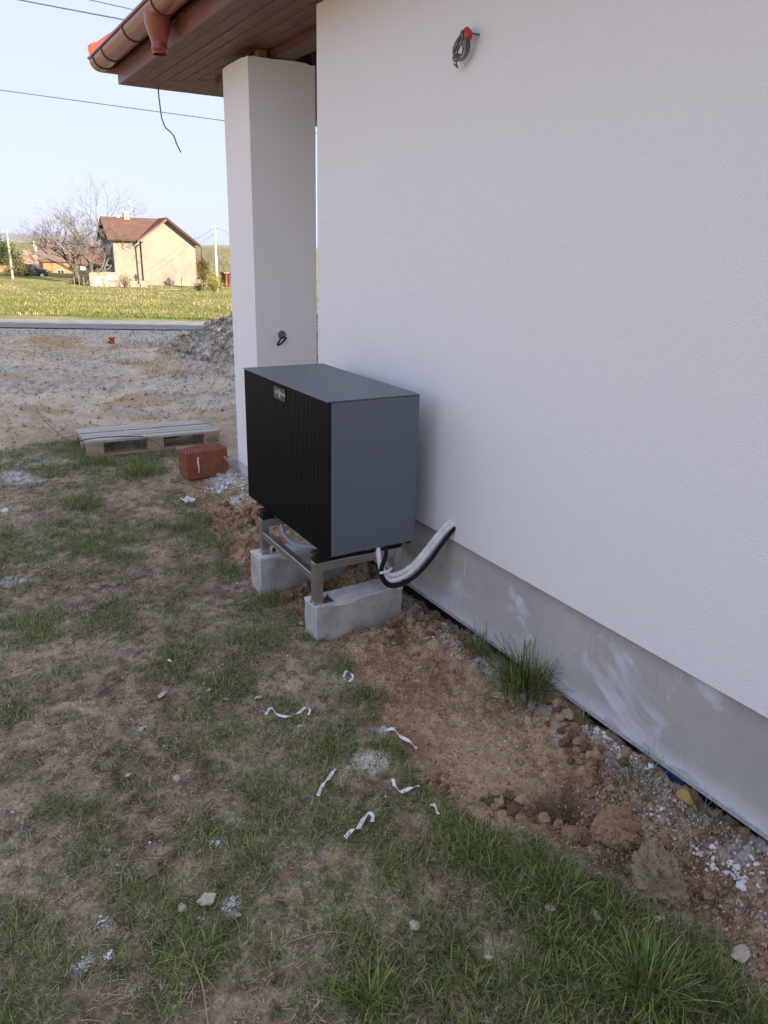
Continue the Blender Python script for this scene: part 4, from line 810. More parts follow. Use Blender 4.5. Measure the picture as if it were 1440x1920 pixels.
# ================================================================ GRASS
def blades(x, y, z, length, width, az, lean, curl, cols, nseg=2):
    """flat tapering blades; lean 0 = upright, 1 = lying"""
    n_ = len(x); lev = np.linspace(0, 1, nseg + 1); Vs = []
    ux, uy = np.cos(az), np.sin(az); px_, py_ = -uy, ux
    for k_, t in enumerate(lev):
        ang = lean * 1.45 + curl * t; 
        # integrate along the blade
        hr = 0; hz_ = 0; m_ = 6
        for q_ in range(m_):
            tt = t * (q_ + .5) / m_; an = np.minimum(lean * 1.45 + curl * tt, 2.2); hr = hr + np.sin(an) * t / m_; hz_ = hz_ + np.cos(an) * t / m_
        cx = x + ux * hr * length; cy = y + uy * hr * length; cz = z + np.maximum(hz_ * length, .0015 - 0 * length)
        w = width * (1 - t ** 1.8) * (0.75 + .5 * t) 
        if k_ < nseg: Vs += [np.stack([cx - px_ * w / 2, cy - py_ * w / 2, cz], -1), np.stack([cx + px_ * w / 2, cy + py_ * w / 2, cz], -1)]
        else: Vs += [np.stack([cx, cy, cz], -1)]
    nv = 2 * nseg + 1; V_ = np.stack(Vs, 1).reshape(-1, 3)
    f4 = [(2 * i, 2 * i + 1, 2 * i + 3, 2 * i + 2) for i in range(nseg - 1)]; tri = (2 * nseg - 2, 2 * nseg - 1, 2 * nseg)
    pat = [j for f in f4 for j in f] + list(tri); tot = [4] * len(f4) + [3]
    FI_ = (np.arange(n_)[:, None] * nv + np.array(pat)[None]).ravel(); LT = np.tile(tot, n_)
    return V_, FI_, LT, np.repeat(cols, nv, 0)
GRASS = attr_mat('grass_blades', .55, .3, trans=.28, nvar=0)
def gcols(n_, dry=0.0):
    t = RNG.random(n_)[:, None]; u_ = RNG.random(n_)[:, None]
    c = C3(.075, .150, .030) * (1 - t) + C3(.37, .43, .13) * t; c = c * (.4 + 1.0 * u_)
    d_ = RNG.random(n_) < dry; c[d_] = (C3(.32, .25, .15) + RNG.random((n_, 1)) * C3(.2, .17, .12))[d_]; return c
def scatter(n_, x0, x1, y0, y1, dens):
    x = RNG.uniform(x0, x1, n_); y = RNG.uniform(y0, y1, n_); k_ = RNG.random(n_) < dens(x, y); return x[k_], y[k_]
def seen(x, y):      # keep the near field that the place can be looked at from
    s_ = (x - CAM[0]) * FH[1] - y * FH[0]; d_ = (x - CAM[0]) * FH[0] + y * FH[1]; return (s_ > -.62 * d_ - .35)
# 1: green turf
x_, y_ = scatter(520000, -3.3, -.2, .75, 8.9, lambda x, y: np.clip(green(x, y) * 1.1, 0, 1) ** 1.6 * .95 * seen(x, y)); n_ = len(x_)
gg = green(x_, y_); lush = np.zeros(n_)
for a, b, r_, s_ in PW[:10]: lush = np.maximum(lush, np.exp(-(((x_ - a) / r_) ** 2 + ((y_ - b) / r_) ** 2)))
ln = (.015 + .042 * RNG.random(n_) ** 1.5) * (.7 + .5 * np.clip(gg, 0, 1)) * (1 + .45 * lush); wd = (.0017 + .0021 * RNG.random(n_)) * (1 + .5 * lush) * (1 + .06 * y_)
A = blades(x_, y_, H(x_, y_) - .002, ln, wd, RNG.uniform(0, 6.28, n_), np.clip(RNG.normal(.46, .24, n_) - .1 * lush, .05, .98), RNG.uniform(.2, 1.2, n_), gcols(n_, .13) * (1 - .12 * lush)[:, None])
me = np_mesh('lawn_grass', *A[:3], A[3]); o = link('lawn_grass', me, GRASS); tag(o, 'thin trampled green grass over the bare lawn', 'grass', kind='stuff'); NGREEN = n_
# 2: dead thatch lying flat
x_, y_ = scatter(330000, -3.3, -.2, .75, 8.6, lambda x, y: (1 - dirt_mask(x, y)) * (1 - yard_mask(x, y)) * (.25 + .75 * ss(.35, .62, fbm(x, y, 6, 3, 64))) * (1 - .35 * np.clip(green(x, y), 0, 1)) * seen(x, y) * .85); n_ = len(x_)
dc = C3(.25, .18, .112) + RNG.random((n_, 1)) ** 1.5 * C3(.62, .54, .41)
A = blades(x_, y_, H(x_, y_) + .001, .012 + .045 * RNG.random(n_) ** 2.2, (.0011 + .0013 * RNG.random(n_)) * (1 + .07 * y_), RNG.uniform(0, 6.28, n_), np.clip(RNG.normal(.88, .12, n_), .4, 1.04), RNG.uniform(-.1, .25, n_), dc)
me = np_mesh('dead_grass', *A[:3], A[3]); o = link('dead_grass', me, GRASS); tag(o, 'dry straw coloured dead grass lying on the lawn', 'dead grass', kind='stuff')
# 3: long lush grass at the lower right
def lushd(x, y):
    q_ = 0
    for a, b, r_, s_ in PW[:10]: q_ = np.maximum(q_, s_ * np.exp(-(((x - a) / r_) ** 2 + ((y - b) / r_) ** 2)))
    for a, b, r_, s_ in PW[10:21]: q_ = np.maximum(q_, .55 * s_ * np.exp(-(((x - a) / (r_ * .7)) ** 2 + ((y - b) / (r_ * .8)) ** 2)))
    return np.clip(q_ * (fbm(x, y, 6, 3, 66) * 4.2 - 1.75), 0, 1) * (1 - .85 * dirt_mask(x, y))
x_, y_ = scatter(75000, -2.2, -.2, .7, 6, lambda x, y: lushd(x, y) * .6); n_ = len(x_)
A = blades(x_, y_, H(x_, y_) - .003, .03 + .06 * RNG.random(n_) ** 1.5, .0020 + .0022 * RNG.random(n_), RNG.normal(2.3, 1.3, n_), np.clip(RNG.normal(.30, .2, n_), .02, .9), RNG.uniform(.3, 1.5, n_), gcols(n_, .05), 4)
me = np_mesh('long_grass', *A[:3], A[3]); o = link('long_grass', me, GRASS); tag(o, 'longer lush green grass along the lower right and dirt edge', 'grass', kind='stuff')
# 4: tufts one can point at
def tuft(p, n_, r_, l0, l1, lab, lean=.25, w=.003, dry=.05, z=-.06, onx=None, tint=1.0, zoff=0.0):
    g_ = G(*p, z); cx, cy = (g_[0] if onx is None else onx), g_[1]
    a = RNG.uniform(0, 6.28, n_); q_ = r_ * RNG.random(n_) ** .6; x = cx + q_ * np.cos(a); y = cy + q_ * np.sin(a)
    if onx is not None: x = np.minimum(x, -.012)
    cz = Hs(cx, cy); az = a + RNG.normal(0, .9, n_)
    A = blades(x - cx, y - cy, H(x, y) - cz - .002, RNG.uniform(l0, l1, n_), w * RNG.uniform(.5, 1.6, n_), az, np.clip(RNG.normal(lean, .24, n_) + .2 * q_ / r_, .0, .95), RNG.uniform(.1, 2.2, n_) * RNG.random(n_) ** .5, gcols(n_, dry) * tint, 5)
    me = np_mesh('grass_tuft', *A[:3], A[3]); o = link('grass_tuft', me, GRASS, loc=(cx, cy, cz + zoff)); tag(o, lab, 'grass tuft')
tuft((1005, 1290), 330, .11, .16, .32, 'big upright grass tuft growing against the plinth', .16, .0048, .02, -.04, -.085, .75)
tuft((910, 1222), 130, .06, .11, .22, 'smaller grass tuft at the plinth, beyond the big one', .12, .0034, .04, -.04, -.045, .8)
tuft((1112, 1352), 12, .02, .08, .13, 'few thin blades by the plinth, just below the big tuft', .1, .003, .2, -.04, -.03)
tuft((1200, 1470), 70, .07, .06, .15, 'sparse wispy tuft beside the blue foil under the plinth', .3, .0034, .1, -.05, None, .8)
tuft((1222, 1420), 9, .012, .09, .16, 'four long thin blades rising before the plinth', .1, .003, 0, 0, -.03, .6)
tuft((1330, 1540), 60, .07, .04, .11, 'low dark tuft by the wall near lower right', .35, .003, .15, -.05, -.07, .75)
tuft((698, 1290), 120, .05, .04, .09, 'leafy green tuft at the edge of the dirt strip', .35, .004, .02)
tuft((150, 938), 420, .15, .07, .16, 'isolated round grass tuft on the bare lawn below pallet', .35, .0045, .10)
tuft((268, 880), 380, .15, .07, .17, 'dense grass tuft in front of the pallet', .3, .0045, .03)
tuft((180, 862), 300, .17, .06, .13, 'grass tuft under the left corner of the pallet', .3, .0045, .03)
tuft((1215, 1835), 420, .085, .08, .20, 'tall lush grass tuft at lower right', .25, .0034, .03)
tuft((1320, 1850), 220, .08, .06, .15, 'dark grass tuft right of the tall lush one', .3, .003, .05, -.06, None, .7)
tuft((1045, 1660), 300, .075, .06, .15, 'bushy grass tuft below the dug hole', .3, .0033, .03)
tuft((905, 1590), 160, .055, .05, .12, 'bright spreading tuft at the bottom corner of the dirt', .5, .0034, .02)
tuft((695, 1860), 170, .05, .06, .15, 'grass tuft at the bottom centre', .35, .0036, .04)
tuft((350, 1775), 110, .08, .05, .14, 'flattened tuft of long blades in the lower lawn', .75, .0032, .04)
tuft((1235, 1618), 130, .05, .03, .08, 'short grass growing on the grey sod clump', .3, .0025, .1, .02, None, 1.0, .085)
tuft((410, 1010), 220, .10, .05, .11, 'green tuft on lawn edge opposite the far block', .4, .004, .05)
tuft((590, 1185), 130, .06, .05, .10, 'tuft of grass left of the near concrete block', .4, .0035, .05)
tuft((520, 1110), 120, .06, .05, .11, 'tuft of grass before the far concrete block', .35, .0038, .05)
# 5: meadow beyond the road
n_ = 60000; dd = 21.9 + 40 * RNG.random(n_) ** 1.5; s_ = RNG.uniform(-.62, .02, n_) * dd; x_, y_ = ds2xy(dd, s_)
n_ = len(x_); mc_ = (C3(.14, .175, .04) + RNG.random((n_, 1)) * C3(.11, .07, .03)); dr_ = RNG.random(n_) < ss(.42, .62, fbm(x_, y_, .5, 4, 92)) * .75; mc_[dr_] = (C3(.34, .285, .14) + RNG.random((n_, 1)) * C3(.12, .09, .05))[dr_]
A = blades(x_, y_, H(x_, y_) - .01, .05 + .12 * RNG.random(n_) ** 2, .012 + .010 * RNG.random(n_) + .0006 * dd, RNG.uniform(0, 6.28, n_), np.clip(RNG.normal(.4, .2, n_), 0, .9), RNG.uniform(.2, 1.2, n_), mc_)
me = np_mesh('meadow_grass', *A[:3], A[3]); o = link('meadow_grass', me, GRASS); tag(o, 'sunlit spring meadow grass beyond the road', 'grass', kind='stuff')
# dry weeds in the yard
for (p, n_, r_, lab) in (((290, 648), 420, .6, 'straw coloured dry weed clump behind the orange pipe end'), ((360, 700), 260, .5, 'brown dry weeds at the foot of the gravel heap'), ((240, 682), 120, .25, 'small dry weed patch in mid yard')):
    g_ = G(*p, -.1); a = RNG.uniform(0, 6.28, n_); q_ = r_ * RNG.random(n_) ** .6; x = q_ * np.cos(a) * 1.6; y = q_ * np.sin(a) * .8; x, y = x * .86 + y * .5, -x * .5 + y * .86
    cz = Hs(g_[0], g_[1]); A = blades(x, y, H(x + g_[0], y + g_[1]) - cz, RNG.uniform(.05, .20, n_), np.full(n_, .010), RNG.uniform(0, 6.28, n_), np.clip(RNG.normal(.5, .25, n_), 0, 1), RNG.uniform(.1, 1, n_), C3(.24, .17, .09) + RNG.random((n_, 1)) * C3(.16, .13, .08))
    me = np_mesh('dry_weeds', *A[:3], A[3]); o = link('dry_weeds', me, GRASS, loc=(g_[0], g_[1], cz)); tag(o, lab, 'weeds')

# ================================================================ VILLAGE BEYOND THE MEADOW
M['cream'] = None
k = NT('cream_render', .9, .15); f = k.noise(.55, 4, .6); st = k.ramp(k.noise(.30, 6, .65), [(.50, 0.0), (.66, .55)])
k.col(k.mix(st, k.ramp(f, [(.3, (.265, .235, .185)), (.7, (.305, .27, .215))]), (.15, .135, .115))); M['cream'] = k.m
M['shade_wall'] = simple('pale_grey_shade_render', (.46, .46, .44), .9, var=.12, scale=.6)  # grey of the cream house's shaded side, put into the colour
k = NT('old_roof_tile', .85, .2); w1 = k.n.new('ShaderNodeTexWave'); w1.inputs['Scale'].default_value = 3.2; w1.inputs['Distortion'].default_value = .6; k.L(k.src, w1.inputs['Vector'])
k.col(k.mix(k.ramp(w1.outputs['Fac'], [(.2, .0), (.9, .5)]), k.ramp(k.noise(1.4, 5, .65), [(.3, (.13, .07, .054)), (.7, (.20, .11, .083))]), (.13, .07, .055))); k.bump(w1.outputs['Fac'], .5, .05); M['oldtile'] = k.m
M['brown_roof'] = simple('brown_roof', (.17, .105, .085), .85, var=.25, scale=1.5)
M['tan_roof'] = simple('tan_roof', (.33, .20, .14), .85, var=.2, scale=1.5)
M['orange_wall'] = simple('orange_render', (.46, .20, .09), .9, var=.1, scale=.8)
M['pink_wall'] = simple('pinkish_masonry', (.34, .26, .195), .95, var=.3, scale=1.2)
M['ruin'] = simple('crumbling_masonry', (.28, .225, .175), .95, var=.45, scale=2.2, bump=.8, dist=.05)
M['ruin_white'] = simple('ruin_lime_render', (.46, .43, .39), .95, var=.15, scale=3)
M['redbrick'] = simple('red_brick_chimney', (.20, .07, .045), .9, var=.3, scale=4)
M['window'] = simple('dark_window_glass', (.03, .035, .04), .15, .5)
M['frame_white'] = simple('white_window_frame', (.48, .48, .46), .6)
M['dark_wood'] = simple('dark_eaves_wood', (.045, .03, .025), .8)
M['pipe_brown'] = simple('brown_downpipe', (.07, .05, .04), .6)
M['pole'] = simple('concrete_pole', (.44, .425, .40), .9, var=.12, scale=2)
M['wood_pole'] = simple('grey_wood_pole', (.36, .33, .29), .9, var=.2, scale=2)
M['bark'] = simple('grey_bark', (.10, .085, .07), .95, var=.35, scale=5)
M['twigs'] = simple('grey_brown_twigs', (.165, .148, .135), .95, var=.2, scale=5)
M['post'] = simple('fence_post', (.24, .21, .18), .9)
LEAF = attr_mat('bush_leaves', .7, .2, trans=.2, nvar=0)
def root_at(name, lab, cat, px, py, d, rz=0.0, group=None):
    p = B(px, py, d); return thing(name, lab, cat, (p[0], p[1], p[2]), rz, group)
def part(name, mat, par, *boxes):
    mb = MB()
    for b_ in boxes: mb.box(*b_)
    return mb.build(name, mat, par)
def slab(pts, t):              # a thick sheet from a planar polygon
    pts = [Vector(p) for p in pts]; nrm = (pts[1] - pts[0]).cross(pts[2] - pts[0]).normalized()
    if nrm.z < 0: pts = pts[::-1]; nrm = -nrm
    n_ = len(pts); mb = MB(); mb.add([p for p in pts] + [p - nrm * t for p in pts], [tuple(range(n_)), tuple(range(2 * n_ - 1, n_ - 1, -1))] + [(i, n_ + i, n_ + (i + 1) % n_, (i + 1) % n_) for i in range(n_)]); return mb
def window(par, x0, x1, z0, z1, y, nrm='y', frame=True):
    w_ = (part('window', M['window'], par, (x0, x1, y - .03, y + .05, z0, z1)) if nrm == 'y' else part('window', M['window'], par, (y - .03, y + .05, x0, x1, z0, z1)))
    if frame:
        t = .06; bs = [(x0 - t, x1 + t, z0 - t, z0), (x0 - t, x1 + t, z1, z1 + t), (x0 - t, x0, z0, z1), (x1, x1 + t, z0, z1), ((x0 + x1) / 2 - .02, (x0 + x1) / 2 + .02, z0, z1)]
        part('frame', M['frame_white'], w_, *[((a, b, y - .05, y + .02, c, d_) if nrm == 'y' else (y - .05, y + .02, a, b, c, d_)) for a, b, c, d_ in bs])
    return w_
# --- cream two-storey house
hs = root_at('cream_house', 'cream two-storey house with brown tiled roof and stained gable', 'house', 219, 541, 80, R(-3.0))
def gable_prism(x0, x1, y0, y1, z0, ze, zr, along):
    mb = MB()
    if along == 'y': mb.prism([(x0, z0), (x1, z0), (x1, ze), ((x0 + x1) / 2, zr), (x0, ze)], 'y', y0, y1)
    else: mb.prism([(y0, z0), (y1, z0), (y1, ze), ((y0 + y1) / 2, zr), (y0, ze)], 'x', x0, x1)
    return mb
gable_prism(0, 6.0, 0, 6.6, -2, 4.85, 6.62, 'x').build('wall', M['shade_wall'], hs)
part('wall', M['cream'], hs, (0.02, 2.75, -.03, .02, -2, 4.83))
mb = MB(); mb.prism([(2.7, -2), (8.15, -2), (8.15, 4.62), (5.35, 6.66), (2.7, 4.85)], 'y', -.35, 6.6); mb.build('wall', M['cream'], hs)
r1 = slab([(-.55, -.45, 4.78), (2.4, -.45, 4.78), (5.35, 3.3, 6.92), (-.55, 3.3, 6.92)], .14).build('roof', M['oldtile'], hs)
slab([(-.55, 7.05, 4.78), (5.35, 7.05, 4.78), (5.35, 3.3, 6.925), (-.55, 3.3, 6.925)], .14).build('roof', M['oldtile'], hs)
slab([(5.35, -.95, 6.95), (5.35, 6.9, 6.95), (2.25, 6.9, 4.70), (2.25, -.95, 4.70)], .14).build('roof', M['oldtile'], hs)
slab([(5.35, -.95, 6.955), (5.35, 6.9, 6.955), (8.6, 6.9, 4.42), (8.6, -.95, 4.42)], .14).build('roof', M['oldtile'], hs)
slab([(5.35, -.99, 6.83), (5.35, -.90, 6.83), (8.62, -.90, 4.30), (8.62, -.99, 4.30)], .18).build('bargeboard', M['dark_wood'], hs)
slab([(5.35, -.99, 6.80), (5.35, -.90, 6.80), (2.23, -.90, 4.56), (2.23, -.99, 4.56)], .10).build('bargeboard', M['fascia'], hs)
slab([(-.58, -.45, 4.66), (-.50, -.45, 4.66), (-.50, 3.3, 6.80), (-.58, 3.3, 6.80)], .22).build('bargeboard', M['dark_wood'], hs)
slab([(-.58, 7.05, 4.66), (-.50, 7.05, 4.66), (-.50, 3.3, 6.80), (-.58, 3.3, 6.80)], .22).build('bargeboard', M['dark_wood'], hs)
ch = part('chimney', M['cream'], hs, (1.75, 2.35, 2.9, 3.5, 6.4, 7.35)); part('chimney_cap', M['shade_wall'], ch, (1.68, 2.42, 2.83, 3.57, 7.352, 7.45))
part('chimney', M['shade_wall'], hs, (1.1, 1.4, 3.2, 3.5, 6.5, 7.05))
mb = MB(); mb.tube([(2.6, 3.3, 6.7), (2.6, 3.3, 8.7)], .03, 5)
for zz, hl_ in ((8.5, .25), (8.2, .2), (7.7, .28)): mb.tube([(2.6 - hl_, 3.3, zz), (2.6 + hl_, 3.3, zz)], .018, 4)
mb.build('antenna', M['pole'], hs)
mb = MB(); mb.tube([(-.5, -.5, 4.66), (2.4, -.5, 4.62)], .07, 6); mb.build('gutter', M['pipe_brown'], hs)
mb = MB(); mb.tube([(2.75, -1.0, 4.55), (2.3, -.55, 4.2), (2.18, -.12, 4.0), (2.22, -.12, 0.4)], .055, 6); mb.build('downpipe', M['pipe_brown'], hs)
mb = MB(); mb.tube([(8.5, -.7, 4.35), (8.75, -.5, 4.1), (8.8, -.3, 2.8)], .05, 6); mb.build('downpipe', M['pipe_brown'], hs)
part('base_course', M['pink_wall'], hs, (.8, 8.2, -.42, -.352, -2, .75))
for (a, b, z0, z1) in ((.9, 1.35, 2.6, 4.1), (2.2, 2.55, 2.3, 3.2), (3.2, 3.55, 2.1, 3.1), (4.3, 4.65, 2.3, 3.3)): window(hs, a, b, z0, z1, 0.0, 'x')
window(hs, 3.0, 3.5, 5.2, 5.9, 0.0, 'x')
part('canopy', M['dark_wood'], hs, (-1.4, -.02, 5.2, 6.6, 3.75, 3.95)); part('porch', M['shade_wall'], hs, (-.9, -.02, .8, 3.2, -1, 1.05)); slab([(-1.1, .6, 1.1), (-.02, .6, 1.5), (-.02, 3.4, 1.5), (-1.1, 3.4, 1.1)], .08).build('porch_roof', M['dark_wood'], hs)
# annex on the right
an = root_at('house_annex', 'low annex with red roof and brick chimney right of cream house', 'house', 366, 541, 84, R(-3))
part('wall', M['cream'], an, (0, 1.35, 0, 4, -2, 1.25)); slab([(-.2, -.35, 1.15), (1.65, -.35, 1.15), (1.1, 2, 3.1), (-.2, 2, 3.1)], .12).build('roof', M['oldtile'], an); part('chimney', M['redbrick'], an, (.75, 1.2, .6, 1.0, 1.4, 2.6))
# --- orange house
oh = root_at('orange_house', 'small orange rendered house with steep dark brown roof', 'house', 84, 524, 96, R(-8))
part('wall', M['orange_wall'], oh, (0, 3.25, 0, 4.5, -2, 2.15)); part('wall', M['dark_wood'], oh, (-.45, -.01, -.02, 4.5, -2, 2.2))
slab([(-.55, -.3, 2.1), (3.3, -.3, 2.1), (3.0, 2.4, 4.3), (-.45, 2.4, 4.3)], .15).build('roof', M['brown_roof'], oh); slab([(-.55, 5.0, 2.1), (3.3, 5.0, 2.1), (3.0, 2.4, 4.305), (-.45, 2.4, 4.305)], .15).build('roof', M['brown_roof'], oh)
mb = MB(); mb.prism([(0.0, 2.15), (4.5, 2.15), (2.4, 4.2)], 'x', .05, 3.0); mb.build('gable', M['dark_wood'], oh); window(oh, 1.55, 2.25, .1, 1.1, -.02); part('base_course', M['pink_wall'], oh, (-.01, 3.26, -.05, -.001, -2, .12))
part('chimney', M['pink_wall'], oh, (-.5, -.1, 2.2, 2.6, 3.9, 4.75))
# --- barn with long roof
bn = root_at('long_barn', 'long brown roofed barn behind the bare tree', 'barn', 132, 520, 106, R(-8))
part('wall', M['shade_wall'], bn, (0, 5.0, 0, 6, -2, 1.9)); slab([(-.2, -.4, 1.8), (6.0, -.4, 1.4), (6.0, 3, 4.0), (-.2, 3, 4.6)], .15).build('roof', M['oldtile'], bn); slab([(-.2, 6.4, 1.8), (6.0, 6.4, 1.4), (6.0, 3, 4.005), (-.2, 3, 4.605)], .15).build('roof', M['oldtile'], bn)
mb = MB(); mb.prism([(0, 1.9), (6, 1.9), (3, 4.3)], 'x', .05, .15); mb.build('gable', M['dark_wood'], bn)
wb = root_at('low_shed', 'low white shed with rusty roof between tree and cream house', 'shed', 166, 520, 97, R(-5))
part('wall', M['frame_white'], wb, (0, 3.2, 0, 3, -2, 1.35)); slab([(-.2, -.4, 1.3), (3.4, -.4, 1.3), (3.4, 3, 2.9), (.6, 3, 2.9)], .1).build('roof', M['oldtile'], wb); part('door', M['window'], wb, (.4, 1.3, -.05, -.001, -1, 1.1))
# --- left roofs
lr = root_at('tan_roof_house', 'house with plain tan roof behind the parked car', 'house', 52, 522, 115, R(-6))
part('wall', M['tan_roof'], lr, (0, 2.6, 0, 5, -2, 1.2)); slab([(-.2, -.3, 1.1), (2.8, -.3, 1.1), (2.8, 2.5, 3.9), (-.2, 2.5, 3.9)], .12).build('roof', M['tan_roof'], lr); part('chimney', M['pole'], lr, (1.3, 1.9, 2.3, 2.8, 3.5, 5.2))
ow = root_at('orange_garden_wall', 'orange garden wall with dark gate at the far left', 'wall', -30, 522, 92, R(-10))
part('wall', M['orange_wall'], ow, (0, 4.6, 0, .3, -2, 1.35)); part('gate', M['pink_wall'], ow, (1.7, 3.0, -.06, -.001, -1, 1.1)); part('coping', M['tan_roof'], ow, (-.05, 4.65, -.06, .36, 1.352, 1.45))
rs_ = root_at('red_shed', 'dark red shed at the right beside the column', 'shed', 424, 545, 84, R(-5)); part('wall', M['redbrick'], rs_, (0, 3, 0, 2.5, -2, 1.75)); part('roof', M['tan_roof'], rs_, (-.2, 3.2, -.2, 2.7, 1.76, 1.9))
# --- parked car
car = root_at('parked_car', 'dark blue estate car parked beyond the meadow', 'car', 64, 521, 88, R(-18))
M['carpaint'] = simple('dark_blue_car_paint', (.014, .02, .038), .2, .6, .2, var=.1); M['tyre'] = simple('tyre_rubber', (.012, .012, .012), .9); M['rim'] = simple('alloy_rim', (.35, .35, .36), .35, .5, .8); M['lamp_red'] = simple('rear_lamp_red', (.3, .02, .015), .3, .5)
prf = [(-2.0, .35), (-2.05, .75), (-1.98, .95), (-1.75, 1.38), (-1.3, 1.47), (.1, 1.47), (.75, 1.02), (1.6, .92), (2.0, .72), (2.05, .38), (1.65, .30), (1.55, .55), (1.25, .66), (.95, .55), (.85, .27), (-.85, .27), (-.95, .55), (-1.25, .66), (-1.55, .55), (-1.65, .32)]
mb = MB(); mb.prism(prf, 'y', -.82, .82); mb.v = [(a * .82, b * (1 - .13 * max(0, c - .95) / .5), c) for a, b, c in mb.v]; mb.build('body', M['carpaint'], car, bevel=.03)
for sg in (-1, 1):
    mb = MB(); mb.prism([(-1.72, 1.0), (-1.55, 1.36), (-.75, 1.40), (-.75, 1.0)], 'y', sg * .765 - .02, sg * .765 + .02); mb.v = [(a * .82, b, c) for a, b, c in mb.v]; mb.build('side_window', M['window'], car)
    mb = MB(); mb.prism([(-.68, 1.0), (-.68, 1.40), (.05, 1.40), (.58, 1.03)], 'y', sg * .765 - .02, sg * .765 + .02); mb.v = [(a * .82, b, c) for a, b, c in mb.v]; mb.build('side_window', M['window'], car)
    for xx in (-1.25, 1.25):
        mb = MB(); mb.tube([(xx * .82, sg * .62, .31), (xx * .82, sg * .83, .31)], .31, 16); wl = mb.build('wheel', M['tyre'], car); mb = MB(); mb.tube([(xx * .82, sg * .825, .31), (xx * .82, sg * .84, .31)], .19, 12); mb.build('rim', M['rim'], wl)
    part('tail_lamp', M['lamp_red'], car, (-1.70, -1.60, sg * .62 - .12, sg * .62 + .12, .82, 1.0)); part('headlamp', M['frame_white'], car, (1.52, 1.64, sg * .58 - .16, sg * .58 + .16, .68, .82))
# --- ruined wall and fence
rw = root_at('ruined_wall', 'crumbling masonry wall with white render patches before cream house', 'wall', 170, 545, 74, R(-6))
tops = [(0, 1.55), (.25, 1.7), (.8, 1.62), (1.5, 1.72), (2.1, 1.66), (2.7, 1.70), (3.0, 1.45), (3.4, 1.05), (3.9, .75), (4.4, .62), (5.2, .60)]
mb = MB(); mb.prism([(0, -2), (5.2, -2)] + tops[::-1], 'y', 0, .5); mb.build('wall', M['ruin'], rw)
for poly in ([(.25, .05), (1.0, .02), (1.15, .5), (.9, 1.35), (.5, 1.3)], [(1.3, .9), (2.6, 1.0), (2.5, 1.45), (1.5, 1.35)], [(1.35, .1), (2.2, .1), (2.1, .55), (1.4, .6)]): 
    mb = MB(); mb.prism(poly, 'y', -.04, -.001); mb.build('render_patch', M['ruin_white'], rw)
fn = root_at('wire_fence', 'low fence of thin posts along the foot of cream house', 'fence', 205, 545, 73, R(-6))
for i in range(9): part('post', M['post'], fn, (i * .95, i * .95 + .06, 0, .06, -1.5, 1.15 + .1 * math.sin(i * 2.1)))
for zz in (.35, .95): mb = MB(); mb.tube([(0, .03, zz), (7.7, .03, zz - .05)], .012, 4); mb.build('wire', M['post'], fn)
part('fallen_rail', M['post'], fn, (4.3, 6.3, -.15, -.09, .10, .17))
f2 = root_at('wire_fence', 'short picket of posts below the bare tree', 'fence', 140, 538, 74, R(-6))
for i in range(5): part('post', M['post'], f2, (i * .42, i * .42 + .05, 0, .05, -1.5, .95 + .1 * math.sin(i * 1.7)))
# --- poles and village wires
def upole(px, pyb, pyt, d, lab, mat, arm):
    a = B(px, pyb, d); t = B(px, pyt, d); o = thing('utility_pole', lab, 'utility pole', tuple(a), 0); hgt_ = t[2] - a[2]
    mb = MB(); mb.tube([(0, 0, -1), (0, 0, hgt_)], [.15, .09], 10); mb.build('shaft', mat, o); mb = MB(); mb.box(-arm, arm, -.04, .04, hgt_ - .35, hgt_ - .27); mb.build('cross_arm', M['post'], o)
    for xx in (-arm, 0, arm): mb = MB(); mb.tube([(xx, 0, hgt_ - .27), (xx, 0, hgt_ - .15)], .03, 6); mb.build('insulator', M['frame_white'], o)
    return np.array((a[0], a[1], t[2] - .2))
p1 = upole(407, 530, 421, 72, 'pale concrete utility pole right of the cream house', M['pole'], .25); p2 = upole(25, 530, 430, 80, 'leaning grey wooden pole at the far left', M['wood_pole'], .3)
for a, b, sag, lab in ((p1, B(345, 452, 84), .3, 'wire from the pale pole to cream house'), (p1 - np.array((0, 0, .5)), B(350, 462, 84), .3, 'lower wire from the pale pole to cream house'), (p1, B(480, 446, 72), .2, 'wire from the pale pole running behind column'), (p2, B(130, 452, 100), .5, 'wire from the leaning pole towards orange house')):
    a = np.array(a); b = np.array(b); mb = MB(); mb.tube([(b - a) * t + np.array((0, 0, -sag * 4 * t * (1 - t))) for t in np.linspace(0, 1, 12)], .012, 4); o = mb.build('service_wire', M['overhead'], None, loc=a); tag(o, lab, 'wire')
